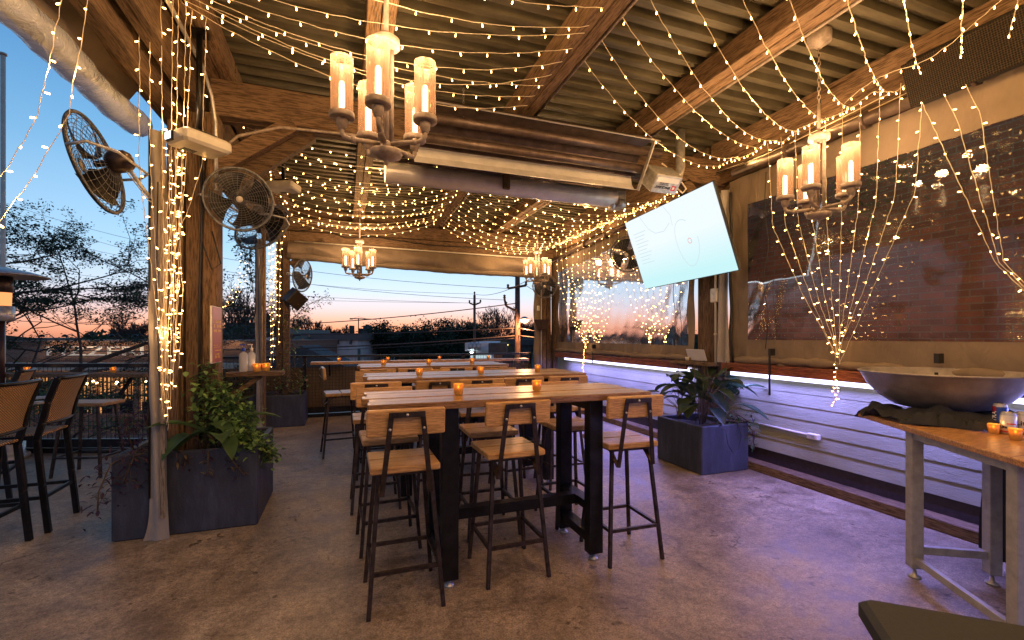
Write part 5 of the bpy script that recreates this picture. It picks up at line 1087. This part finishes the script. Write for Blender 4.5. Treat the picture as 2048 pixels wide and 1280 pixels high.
for g, (gy, y0_, y1_, k_) in enumerate(((7.14, 6.35, 8.35, 10), (5.31, 4.75, 6.15, 7))):
    for i in range(k_):
        y = y0_ + (y1_ - y0_) * i / (k_ - 1); G = Vector((3.96, gy, 1.20 + .1 * g))
        strand('strand in the %s cluster before the sky view window, %s counting away' % (('far', 'near')[g], ORD[i]), 'far window strands', [(3.97, y, 3.24), (3.97, y + (gy - y) * .1, 2.5), (3.96, gy + (y - gy) * .42, 1.7), G + Vector((0, rnd(-.02, .02), rnd(0, .1)))], .135, 'f', .0018, vert=True, lights=1 if i == 3 else 0, P=1.0)
strand('leftover fairy lights dangling below the far ledge at the corner', 'gathered ends', [(3.93, 7.14, 1.2), (3.92, 7.12, 1.05), (3.92, 7.16, .92), (3.92, 7.13, .80)], .03, 's', .0018, vert=True)
# left side: strands hanging before the curtain edge and near posts
for i, (px_, py_2) in enumerate(((279, 250), (300, 250), (322, 250), (345, 250), (357, 250), (372, 250), (383, 300), (400, 330))):
    a = atZ((279, 300, 322, 345, 357, 372, 383, 412)[i], (-40, -30, -20, -10, 0, 0, 20, 36)[i], 3.44)
    m_ = atY((278, 300, 325, 343, 352, 365, 372, 404)[i], 330, 3.72); b = atY((322, 328, 334, 340, 346, 350, 352, 352)[i], (700, 800, 850, 820, 780, 720, 640, 480)[i], 3.80)
    strand('strand hanging before the near curtain edge and posts, %s from the open side' % ORD[i], 'near post strands', [a, m_, m_.lerp(b, .5) + Vector((.012 * math.sin(i * 3), 0, 0)), b], .135, 'n', .0018, vert=True, lights=2 if i in (2, 5) else 0, P=.9)
for i in range(6):
    xx = 326 + 6 * i; a = Vector(tuple(atY(xx + 12, 300, 3.84))); b = atY(xx - 2 + 3 * (i % 2), (820, 700, 860, 780, 640, 740)[i], 3.80)
    strand('strand twisted close around the near posts below the projector, %s from the open side' % ORD[i], 'near post twisted strands', [a, a.lerp(b, .33) + Vector((.02 * (-1) ** i, 0, 0)), a.lerp(b, .66) + Vector((-.015 * (-1) ** i, 0, 0)), b], .10, 's', .0016, vert=True)
for i, (x0_, x1_, x2_, yy2) in enumerate(((128, 75, -8, 370), (180, 135, 55, 370))):
    a = atY(x0_, -20, 2.3); b = atY(x1_, 235, 2.3); c = atY(x2_, yy2, 2.3)
    c2_ = atY((-90, -60)[i], (470, 520)[i], 2.3)
    strand('fairy light strand dangling in the open sky at the top left, %s from the left' % ORD[i], 'top left strands', [a, b, c, c2_], .115, 's', .0013, vert=True, lights=2, P=1.2)
for i in range(7):
    xb = 548 + (i % 4) * 5 - 6; a = Vector((-.99 + .03 * (i % 3), 7.82 + .05 * (i % 3), 3.2)); b = atY(xb, (735, 700, 640, 690, 600, 725, 560)[i], 7.82)
    a2 = atY(540 + (i % 5) * 7, 470, 7.8)
    strand('fairy light strand hanging down the far left curtain edge, %s of seven' % ORD[i], 'far post strands', [a, a2, b], .10, 'f', .0018, vert=True, lights=1 if i == 3 else 0, P=2)
for i in range(3):
    strand('distant strand swooping outside the far left post, %s of three' % ORD[i], 'outer far strands', [atY(500 - 8 * i, 505, 9.3), atY(492 - 8 * i, 560, 9.3), atY(462 - 6 * i, 610, 9.3), atY(430, 618 + 3 * i, 9.3)], .11, 'f', .002, vert=True)
# ------------------------------------------------------------------ world beyond the deck
def far(x, y, f): return atF(x, y, f)          # pixel at forward distance f
def tree(name, label, base, H, crown_r, seed, mat='leafd', nleaf=2500, lsize=.12, depth=5, tr=.12, spread=.65, up=.25, cat='tree', lean=(0, 0), crown_from=.25, group=None, twig=.004, flat=1.0, trunk=.36):
    rg = random.Random(seed); o = thing(name, label, cat, base, group=group); tb = MB(); cb = MB(); tips = []
    base = Vector(base)
    def grow(p, d, L, r, k):
        pts = [p]; q = p; dd_ = d; n = 3
        for i in range(n):
            dd_ = (dd_ + Vector((rg.uniform(-.22, .22), rg.uniform(-.22, .22), rg.uniform(-.1, .15) + up * .12))).normalized(); q = q + dd_ * L / n; pts.append(q)
        tb.tube(pts, [r * (1 - .38 * i / n) for i in range(n + 1)], 6 if k > depth - 2 else 3, False)
        if k <= 1: tips.append((pts[1], q))
        if k == 0: return
        for j in range(3 if k < depth else 4):
            t = rg.uniform(.45, 1) if k < depth else rg.uniform(crown_from * 2, 1); s = pts[0].lerp(pts[-1], t) if j else q
            nd = (dd_ * rg.uniform(.4, .9) + Vector((rg.gauss(0, spread), rg.gauss(0, spread), rg.gauss(up, .35) * flat))).normalized()
            grow(s, nd, L * rg.uniform(.55, .8), max(twig, r * .55), k - 1)
    grow(base, Vector((lean[0], lean[1], 1)).normalized(), H * trunk, tr, depth)
    # scale tips so that the crown fills height H
    zmax = max(t[1].z for t in tips) - base.z; k = H / max(zmax, .1)
    for m_ in (tb,): m_.v = [(base.x + (x - base.x) * k, base.y + (y - base.y) * k, base.z + (z - base.z) * k) for x, y, z in m_.v]
    tips = [(base + (a - base) * k, base + (b - base) * k) for a, b in tips]
    if nleaf:
        for i in range(nleaf):
            a, b = tips[rg.randrange(len(tips))]; p = a.lerp(b, rg.random() * 1.15) + Vector((rg.gauss(0, crown_r), rg.gauss(0, crown_r), rg.gauss(0, crown_r * .5)))
            d = Vector((rg.uniform(-1, 1), rg.uniform(-1, 1), rg.uniform(-.6, .6))).normalized(); s = d.cross(Vector((rg.uniform(-1, 1), rg.uniform(-1, 1), 1))).normalized(); L = lsize * rg.uniform(.6, 1.3)
            n = cb.add([p, p + d * L * .5 + s * L * .28, p + d * L, p + d * L * .5 - s * L * .28]); cb.face([n, n + 1, n + 2, n + 3])
        cb.build('crown', M[mat], o)
    tb.build('trunk', M['bark'], o); return o
# leafy tree left of the curtain edge
b = far(-30, 672, 9.5); b.z = -3.99
tree('leafy_tree', 'loose small leaved tree spreading behind the left railing and patio heater', (b.x, b.y, -3.99), 8.6, .085, 14, 'leafd', 44000, .06, 6, .15, .95, .02, flat=.5, crown_from=.42, trunk=.5)
b = far(15, 672, 8.9)
tree('leafy_tree', 'lower bushy tree just outside the left deck railing', (b.x, b.y, -3.99), 5.0, .10, 8, 'leaf', 16000, .06, 5, .07, 1.0, .0, flat=.4, crown_from=.44, trunk=.6)
# patio heater, lamp mast
hp = far(2, 672, 5.3); hx, hy = hp.x, hp.y
o = thing('patio_heater', 'tall gas patio heater with a round hood at the left margin', 'heater', (hx, hy, 0))
mb = MB(); mb.lathe((hx, hy, 2.12), [(.41, 0), (.405, .012), (.25, .06), (.06, .10), (0, .105)], 40); mb.lathe((hx, hy, 2.115), [(.40, 0), (0, .03)], 40); mb.build('hood', M['galv'], o)
mb = MB(); mb.lathe((hx, hy, 1.93), [(.085, 0), (.10, .02), (.10, .19)], 20); mb.build('burner_guard', M['steel'], o)
mb = MB(); mb.lathe((hx, hy, 1.77), [(.06, 0), (.085, .01), (.09, .16)], 20); mb.build('emitter', emis('heater_glow', (1, .35, .12), .9), o)
mb = MB(); mb.lathe((hx, hy, 1.60), [(.10, 0), (.115, .02), (.115, .17), (.08, .18)], 20); mb.build('control_housing', M['galv'], o)
mb = MB(); mb.tube([(hx, hy, .7), (hx, hy, 1.6)], .032, 12); mb.build('pole', plain('brown_paint', (.05, .025, .025), .4, .3), o)
mb = MB(); mb.lathe((hx, hy, 0), [(.24, 0), (.24, .05), (.2, .07), (.2, .7), (.03, .76)], 24); mb.build('base', M['galv'], o)
p = far(6, 110, 7.5); o = thing('light_mast', 'slender white metal mast rising behind the patio heater', 'pole', (p.x, p.y, -4)); mb = MB(); mb.tube([(p.x, p.y, -4), (p.x, p.y, p.z)], .032, 12); mb.lathe((p.x, p.y, p.z), [(.05, 0), (.05, .03), (0, .05)], 12); mb.build('shaft', M['white'], o)
# pizzeria across the parking lot
def fp(rx, f, z): p = RT * rx + FW * f; return Vector((p.x, p.y, z))
Rf = Matrix((RT, FW, Vector((0, 0, 1)))).transposed()
pz = thing('restaurant_building', 'single storey brick restaurant with lit lettering on its parapet', 'building', fp(-24, 30, -4)); FZ = 28.0
def fx(px, f=FZ): return (px - 1024) / F * f
def zf(py, f=FZ): return CH + (HY - py) / F * f
def fbox(mb, x0, x1, f0, f1, z0, z1): mb.box(fp((x0 + x1) / 2, (f0 + f1) / 2, (z0 + z1) / 2), (x1 - x0, f1 - f0, z1 - z0), Rf)
BRM = None
def brickfar():
    m, nt, bs = newmat('restaurant_brick'); tc = nt.nodes.new('ShaderNodeTexCoord'); mp = nt.nodes.new('ShaderNodeMapping'); mp.inputs['Rotation'].default_value = (0, 0, TH); nt.links.new(tc.outputs['Object'], mp.inputs[0])
    s = nt.nodes.new('ShaderNodeSeparateXYZ'); nt.links.new(mp.outputs[0], s.inputs[0]); cb = nt.nodes.new('ShaderNodeCombineXYZ'); nt.links.new(s.outputs['X'], cb.inputs[0]); nt.links.new(s.outputs['Z'], cb.inputs[1])
    b = nt.nodes.new('ShaderNodeTexBrick'); nt.links.new(cb.outputs[0], b.inputs[0]); b.inputs['Scale'].default_value = 1; b.inputs['Brick Width'].default_value = .24; b.inputs['Row Height'].default_value = .08; b.inputs['Mortar Size'].default_value = .011
    b.inputs['Color1'].default_value = (.26, .12, .07, 1); b.inputs['Color2'].default_value = (.16, .075, .05, 1); b.inputs['Mortar'].default_value = (.3, .24, .2, 1); nt.links.new(b.outputs['Color'], bs.inputs['Base Color']); bs.inputs['Roughness'].default_value = .9; return m
M['rbrick'] = brickfar()
XL, XR = fx(-60), fx(562)
mb = MB(); fbox(mb, XL, XR, FZ, FZ + 9, -1.0, zf(684)); mb.build('upper_wall', M['rbrick'], pz)
mb = MB(); fbox(mb, XL - .05, XR + .05, FZ - .06, FZ + 9.05, zf(684), zf(681)); 
for i in range(int((XR - XL) / .12)): fbox(mb, XL + i * .12, XL + i * .12 + .06, FZ - .03, FZ + .01, zf(694), zf(685))
for i in range(int((XR - XL) / .12)): fbox(mb, XL + i * .12, XL + i * .12 + .06, FZ - .03, FZ + .01, zf(722), zf(716))
mb.build('parapet', M['rbrick'], pz)
mb = MB(); fbox(mb, XL, XR, FZ - 1.3, FZ - .02, zf(738), zf(725)); mb.build('awning', plain('awning_cream', (.55, .47, .36), .8), pz)
def zz_(v, cx, cz, s): p = fp(cx + v.x * s, FZ - .04 - v.z, cz + v.y * s); return tuple(p)
vs, fs = textmesh('PIZZERIA', 1.0, .02, .012); wmin = min(v.x for v in vs); wmax = max(v.x for v in vs); x0_, x1_ = fx(92), fx(330); sX = (x1_ - x0_) / (wmax - wmin)
mb = MB(); mb.add([tuple(fp((x0_ + x1_) / 2 + v.x * sX, FZ - .03 - v.z, zf(703) + v.y * .78)) for v in vs]); [mb.face(f) for f in fs]; mb.build('lettering', plain('sign_white', (.8, .78, .72), .6, 0, 5, .1, 0), pz)
mb = MB(); fbox(mb, fx(440), fx(518), FZ - .04, FZ + .02, zf(713), zf(698)); mb.build('sign_board', plain('faded_board', (.16, .09, .06), .8), pz)
M['win'] = emis('lit_interior', (1, .42, .13), .55); M['winl'] = emis('pendant_glow', (1, .6, .22), 20)
mb = MB(); fbox(mb, XL, XR, FZ, FZ + .3, -4, -3.3); mb.build('lower_wall', M['rbrick'], pz)
n = 15
for i in range(n + 1):
    x = XL + (XR - XL) * i / n; mb = MB(); fbox(mb, x - .16, x + .16, FZ - .02, FZ + .3, -3.3, -1.0); mb.build('pier', M['rbrick'], pz)
for i in range(n):
    xa = XL + (XR - XL) * i / n + .16; xb = XL + (XR - XL) * (i + 1) / n - .16
    mb = MB(); fbox(mb, xa, xb, FZ + .2, FZ + .25, -3.3, -1.0); wn = mb.build('window', M['win'], pz)
    mb = MB()
    for k in range(1, 4): fbox(mb, xa + (xb - xa) * k / 4 - .03, xa + (xb - xa) * k / 4 + .03, FZ + .12, FZ + .19, -3.3, -1.0)
    fbox(mb, xa, xb, FZ + .11, FZ + .18, -2.25, -2.17); fbox(mb, xa, xb, FZ + .10, FZ + .17, -1.45, -1.38)
    for k in range(4): fbox(mb, xa + (xb - xa) * rnd(0, .8), xa + (xb - xa) * rnd(.1, 1), FZ + .13, FZ + .195, -3.3, -3.3 + rnd(.3, .9))
    mb.build('window_frame', M['steel2'], wn)
    mb = MB()
    for k in range(2): mb.lathe(fp(xa + rnd(.2, 1.4), FZ - .5, -1.30 - rnd(0, .25)), [(0, 0), (.07, .04), (.06, .1), (0, .13)], 8)
    mb.build('pendant_lamp', M['winl'], pz)
for px in (120, 165, 210, 255, 300, 470):
    la = bpy.data.lights.new('wall_wash', 'SPOT'); la.energy = 420; la.color = (1, .66, .36); la.spot_size = R(120); la.spot_blend = .8; la.shadow_soft_size = .1
    p = fp(fx(px), FZ - 1.1, zf(672)); lo = bpy.data.objects.new('wall_lamp_light', la); col.objects.link(lo); lo.parent = pz; lo.location = p - Vector(pz.location); lo.rotation_euler = (Vector(fp(0, 1, 0)) * .55 + Vector((0, 0, -.8))).to_track_quat('-Z', 'Y').to_euler()
    mb = MB(); mb.tube([fp(fx(px), FZ, zf(684)), fp(fx(px), FZ - .7, zf(668)), p], .025, 6); mb.lathe(p, [(.16, -.06), (.12, .05), (.03, .1)], 12); mb.build('gooseneck_lamp', M['steel2'], pz)
mb = MB(); fbox(mb, fx(250), fx(300), FZ + 3, FZ + 6, zf(684) - .3, zf(663)); fbox(mb, fx(225), fx(240), FZ + 3, FZ + 5, zf(684), zf(673)); fbox(mb, fx(455), fx(463), FZ + 3, FZ + 4, zf(684), zf(676)); fbox(mb, fx(478), fx(490), FZ + 3, FZ + 4, zf(684), zf(675)); mb.build('roof_equipment', M['galv'], pz)
# parked cars' stand-ins are not visible; neighbouring roofs and houses
def house(label, x0, x1, f0, f1, ztop, wallm, roofm, trim=None, brackets=0, gable=0, name='building'):
    o = thing(name, label, 'building', fp((x0 + x1) / 2, (f0 + f1) / 2, -4))
    mb = MB(); fbox(mb, x0, x1, f0, f1, -4, ztop); mb.build('wall', wallm, o)
    mb = MB()
    if gable:
        xm = (x0 + x1) / 2
        for s in (0, 1):
            a = [fp(x0 - .3, f0 - .3, ztop), fp(x1 + .3, f0 - .3, ztop), fp(xm, f0 - .3, ztop + gable)]; c = [fp(x0 - .3, f1 + .3, ztop), fp(x1 + .3, f1 + .3, ztop), fp(xm, f1 + .3, ztop + gable)]
        n = mb.add([tuple(q) for q in a + c]); [mb.face([n + i for i in q]) for q in ((0, 1, 2), (5, 4, 3), (0, 2, 5, 3), (1, 4, 5, 2), (0, 3, 4, 1))]
    else: fbox(mb, x0 - .3, x1 + .3, f0 - .3, f1 + .3, ztop, ztop + .55)
    mb.build('roof', roofm, o)
    if brackets:
        mb = MB()
        for i in range(brackets): x = x0 + (x1 - x0) * (i + .5) / brackets; fbox(mb, x - .06, x + .06, f0 - .35, f0 - .01, ztop - .35, ztop - .01)
        mb.build('eave_brackets', trim or roofm, o)
    return o
pale = plain('pale_render', (.80, .74, .74), .85, 0, 3, .08, 0); dark = plain('dark_roofing', (.06, .07, .075), .9, 0, 3, .3, 0); taupe = plain('taupe_trim', (.13, .115, .11), .8, 0, 3, .1, 0); teal = plain('teal_trim', (.10, .16, .15), .7, 0, 3, .1, 0)
o = house('pale rendered building with a taupe cornice beyond the far railing', fx(612, 38), fx(716, 38), 38, 50, zf(680, 38), pale, taupe, taupe, 4)
mb = MB(); fbox(mb, fx(716, 38), fx(719.5, 38), 37.9, 38.2, -4, zf(697, 38)); mb.build('downpipe', teal, o)
mb = MB(); fbox(mb, fx(590, 37), fx(612, 37), 37, 44, -4, zf(672, 37)); mb.build('side_block', teal, o)
o = house('low dark gabled roof in front of the pale building', fx(525, 24), fx(690, 24), 24, 25.5, zf(735, 24), dark, dark, gable=1.15)
mb = MB(); fbox(mb, fx(623, 25), fx(633, 25), 24.5, 25.2, zf(740, 25), zf(698, 25)); mb.build('chimney', pale, o)
house('dark flat roofed building behind the restaurant', fx(380, 48), fx(560, 48), 45, 60, zf(668, 45), dark, teal)
o = thing('parking_structure', 'dark open topped block on the skyline left of the far post', 'building', fp(fx(478, 90), 92, -4)); mb = MB(); fbox(mb, fx(450, 90), fx(503, 90), 90, 100, -4, zf(645, 90)); mb.build('block', dark, o)
mb = MB()
for i in range(9): x = fx(450, 90) + i * (fx(503, 90) - fx(450, 90)) / 8; fbox(mb, x - .12, x + .12, 90, 90.3, zf(645, 90), zf(636, 90))
fbox(mb, fx(450, 90), fx(503, 90), 90, 90.4, zf(637, 90), zf(634, 90)); mb.build('open_storey', dark, o)
o = house('pale low shop with a bright front at the foot of the utility poles', fx(940, 30), fx(985, 30), 30, 38, zf(702, 30), pale, pale)
mb = MB(); fbox(mb, fx(942, 30), fx(983, 30), 29.95, 30, zf(722, 30), zf(710, 30)); mb.build('lit_front', emis('shop_front', (.62, .8, .85), .5), o)
mb = MB(); mb.lathe(fp(fx(944, 30), 29.7, zf(706, 30)), [(0, 0), (.1, .05), (0, .1)], 8); mb.build('flood_lamp', emis('flood', (.7, .95, 1), 18), o)
o = house('dark low building with a row of yellow lamps under its eave', fx(958, 44), fx(1062, 44), 44, 56, zf(690, 44), dark, dark)
mb = MB()
for i in range(22): mb.lathe(fp(fx(962, 44) + i * (fx(1016, 44) - fx(962, 44)) / 21, 43.6, zf(690.5, 44)), [(0, 0), (.045, .04), (0, .08)], 6)
mb.build('eave_lamps', emis('eave_lamp', (1, .75, .15), 5), o)
house('small brick shed behind the far drink rail', fx(988, 26), fx(1003, 26), 26, 28, zf(706, 26), M['rbrick'], dark)
# trees, each where the skyline shows one
def sky_tree(px, top, f, r, lab, mat='leafd', nl=2200, seed=1, bare=False, w_=.5, name=None):
    b = far(px, 672, f); H = zf(top, f) + 4
    if bare: tree(name or 'bare_tree', lab, (b.x, b.y, -4), H, 0, seed, nleaf=0, depth=6, tr=H * .022, spread=.55, up=.45, group=None, twig=f * .00045)
    else: tree(name or 'evergreen_tree', lab, (b.x, b.y, -4), H, r * .55, seed, mat, nl * 2, f * .0055, 4, H * .02, .62, .15, crown_from=.2, twig=.03)
for i, (px, top, f, r) in enumerate(((745, 655, 46, .8), (790, 645, 42, .8), (838, 641, 40, .8), (885, 641, 40, .8), (925, 648, 42, .7))):
    sky_tree(px, top, f, r, 'dense dark evergreen tree in the middle of the skyline, %s from the left' % ORD[i], nl=4200, seed=20 + i)
for i, (px, top, f) in enumerate(((468, 578, 40), (497, 570, 44), (528, 610, 60), (600, 634, 75), (623, 628, 70), (650, 640, 80), (668, 648, 90))):
    sky_tree(px, top, f, 0, 'leafless tree on the skyline left of the open view, %s from the left' % ORD[i], seed=40 + i, bare=True)
for i, (px, top, f) in enumerate(((895, 636, 62), (925, 632, 60), (958, 640, 70), (990, 612, 52), (1008, 606, 48), (1052, 630, 55), (285, 628, 55), (262, 640, 60))):
    sky_tree(px, top, f, 0, 'leafless tree, %s of eight around the utility poles and left post' % ORD[i], seed=60 + i, bare=True)
for i, (px, top, f, r) in enumerate(((1180, 640, 60, 1.4), (1240, 632, 60, 1.4), (1310, 648, 62, 1.3), (1370, 655, 60, 1.2))):
    sky_tree(px, top, f, r, 'blurred tree seen through the clear far window pane, %s from the left' % ORD[i], nl=1800, seed=80 + i)
o = house('pale long building seen through the clear far window pane', fx(1150, 34), fx(1330, 34), 34, 40, zf(668, 34), pale, taupe)
mb = MB()
for i in range(6): fbox(mb, fx(1215, 34) + i * .8, fx(1215, 34) + i * .8 + .4, 33.95, 34, zf(690, 34), zf(674, 34))
mb.build('windows', dark, o)
# far wood on the horizon, one mass
mb = MB(); rg = random.Random(3)
for i in range(9000):
    ang = rg.uniform(-.75, 1.0); dist = rg.uniform(110, 190); x = math.tan(ang) * dist; hgt = 3.6 + 2.2 * (.5 + .5 * math.sin(ang * 37) * math.sin(ang * 13 + 1)) + rg.uniform(-.8, .6); z = -4 + hgt * 1.15 * rg.uniform(.05, 1) ** .6
    p = fp(x, dist, z); s = rg.uniform(.5, 1.3); a = rg.uniform(0, 3); d = RT * math.cos(a) + Vector((0, 0, math.sin(a))); e = RT * -math.sin(a) + Vector((0, 0, math.cos(a))) + FW * rg.uniform(-.5, .5)
    n = mb.add([tuple(p - d * s), tuple(p + e * s * .6), tuple(p + d * s), tuple(p - e * s * .6)]); mb.face([n, n + 1, n + 2, n + 3])
tag(mb.build('distant_wood', M['leafd']), 'dark wooded skyline fading below the sunset', 'wood', kind='stuff')
mb = MB(); mb.grid(lambda u, v: tuple(fp(-500 + 1100 * u, 230, -4 + (5.2 + 1.1 * math.sin(u * 40) + .8 * math.sin(u * 97)) * v)), 160, 2); tag(mb.build('hills', dark), kind='structure')
# skyline towers and crane
o = thing('tower_block', 'narrow dark tower on the sunset skyline', 'building', far(701, 672, 420)); mb = MB(); fbox(mb, fx(698.5, 420), fx(703, 420), 420, 428, -4, zf(652, 420)); mb.build('wall', dark, o); mb = MB(); fbox(mb, fx(698.5, 420), fx(703, 420), 420, 428, zf(652, 420), zf(651, 420)); mb.build('roof', dark, o)
o = thing('office_block', 'stepped dark office block right of the crane', 'building', far(730, 672, 420)); mb = MB(); fbox(mb, fx(726, 420), fx(734, 420), 420, 436, -4, zf(651, 420)); fbox(mb, fx(716, 430), fx(728, 430), 431, 440, -4, zf(657, 430)); mb.build('wall', dark, o); mb = MB(); fbox(mb, fx(728, 420), fx(732, 420), 424, 430, zf(651, 420), zf(648.5, 420)); mb.build('roof', dark, o)
o = thing('tower_crane', 'distant tower crane standing on the sunset skyline', 'crane', far(717, 672, 420)); mb = MB(); mb.tube([far(717, 670, 420), far(717, 636, 420)], .45, 4); mb.build('mast', M['steel'], o); mb = MB(); mb.tube([far(701, 637, 420), far(752, 638.5, 420)], .4, 4); mb.tube([far(717, 633.5, 420), far(705, 637, 420)], .15, 3); mb.tube([far(717, 633.5, 420), far(735, 638, 420)], .15, 3); fbox(mb, fx(700, 420), fx(705, 420), 419, 421, zf(639, 420), zf(636.4, 420)); mb.build('jib', M['steel'], o)
# utility poles, lamp, wires
polem = plain('creosote_wood', (.14, .085, .065), .9, 0, 6, .3, .2)
def upole(label, px, f, top, r, arms):
    b = far(px, 672, f); o = thing('utility_pole', label, 'pole', (b.x, b.y, -4), group='utility poles'); mb = MB(); mb.tube([(b.x, b.y, -4), (b.x, b.y, 0), (b.x, b.y, zf(top, f))], [r * 1.15, r, r * .8], 12); mb.build('shaft', polem, o)
    for (xa, ya, xb, yb) in arms:
        mb = MB(); a_, b_2 = far(xa, ya, f - .25), far(xb, yb, f - .25); mb.beam(a_, b_2, .09, .09)
        for q in (a_, b_2): mb.lathe(q, [(.03, 0), (.07, .05), (.04, .1), (.07, .15), (0, .2)], 8)
        mb.build('crossarm', M['steel'], o)
    return o, b
o, b = upole('nearer left utility pole carrying grey transformers', 949, 30, 590, .10, [(939, 606, 948, 610), (949, 610, 961, 605), (938, 649, 949, 652)])
mb = MB()
for px in (941.5, 949, 957): q = far(px, 699, 29.7); mb.lathe(q, [(.12, 0), (.15, .04), (.15, .38), (.05, .42), (.03, .5)], 14)
mb.build('transformers', M['galv'], o)
mb = MB(); q = far(949, 590, 30); mb.lathe(q, [(.04, 0), (.04, .1), (.08, .14), (0, .25)], 8); mb.build('insulator', M['steel'], o)
o, b = upole('thick utility pole next to the orange street lamp, passing behind the curtain', 1035, 20, 480, .125, [(1016, 577, 1052, 571), (1009, 598, 1012, 612), (1012, 612, 1033, 622)])
lp = far(1049, 640, 19.6); sl = thing('street_lamp', 'glowing orange street lamp bracketed to the thick utility pole', 'lamp', far(1037, 650, 19.8))
mb = MB(); mb.tube([far(1036, 650, 19.9), far(1040, 642, 19.75), lp + Vector((0, 0, .12))], .025, 8); mb.build('arm', M['galv'], sl)
mb = MB(); mb.lathe(lp, [(.20, .02), (.19, .06), (.08, .14), (0, .15)], 20); mb.build('hood', M['galv'], sl)
mb = MB(); mb.lathe(lp + Vector((0, 0, -.13)), [(0, 0), (.09, .02), (.16, .09), (.19, .15), (0, .16)], 18); mb.build('lens', emis('sodium', (1, .48, .18), 14), sl)
la = bpy.data.lights.new('sodium_light', 'POINT'); la.energy = 260; la.color = (1, .42, .16); la.shadow_soft_size = .15; lo = bpy.data.objects.new('sodium_light', la); col.objects.link(lo); lo.parent = sl; lo.location = lp + Vector((0, 0, -.25)) - FW * .2 - sl.location
cab = plain('overhead_cable', (.10, .075, .07), .7, 0, 10, .2, 0)
WN = [0]
def wire(ax, ay, af, bx_, by, bf, r, sag, lab):
    mb = MB(); a, b = far(ax, ay, af), far(bx_, by, bf); mb.tube(sagline(a, b, sag, 20), r, 5); o = mb.build('overhead_wire', cab)
    o.location = (0, 0, 0); tag(o, lab, 'cable', 'overhead wires')
wire(430, 652, 26, 1030, 607, 20, .022, .25, 'bold overhead wire rising to the middle of the thick utility pole')
wire(430, 668, 22, 1035, 656, 20, .022, .12, 'overhead cable crossing the skyline just above the pale building')
wire(430, 700, 18, 1035, 671, 20, .028, .12, 'thick overhead cable crossing in front of the pale wall')
wire(560, 703, 22, 1035, 676, 20, .014, .1, 'thin cable slightly below the thick one before the pale wall')
wire(1035, 656, 20, 1240, 670, 14, .02, .1, 'overhead cable leaving the thick pole to the right, upper')
wire(1035, 671, 20, 1240, 676, 14, .028, .1, 'overhead cable leaving the thick pole to the right, lower')
wire(0, 402, 30, 1016, 577, 20, .010, 1.0, 'fine high wire ending on the upper crossarm')
wire(0, 455, 32, 949, 588, 30, .010, 1.0, 'fine wire to the top of the transformer pole')
wire(0, 415, 33, 1010, 600, 21, .010, 1.3, 'fine wire sagging across the blue sky')
wire(0, 528, 32, 938, 606, 30, .010, .5, 'fine wire to the left arm of the transformer pole')
wire(0, 568, 34, 961, 606, 30, .010, .3, 'fine wire to the right arm of the transformer pole')
wire(0, 640, 22, 430, 655, 26, .016, .05, 'dark wire passing behind the leafy tree')
wire(0, 697, 16, 440, 702, 17, .020, .05, 'dark cable crossing before the restaurant lettering')
wire(949, 588, 30, 1160, 490, 12, .012, .5, 'wire rising from the transformer pole up past the curtain')
wire(1052, 571, 20, 1250, 640, 12, .012, .2, 'wire falling right from the upper crossarm')
for o in list(bpy.data.objects):
    if '_w' in o.keys(): del o['_w']
print('bulbs', NB[0], 'objects', len(bpy.data.objects))
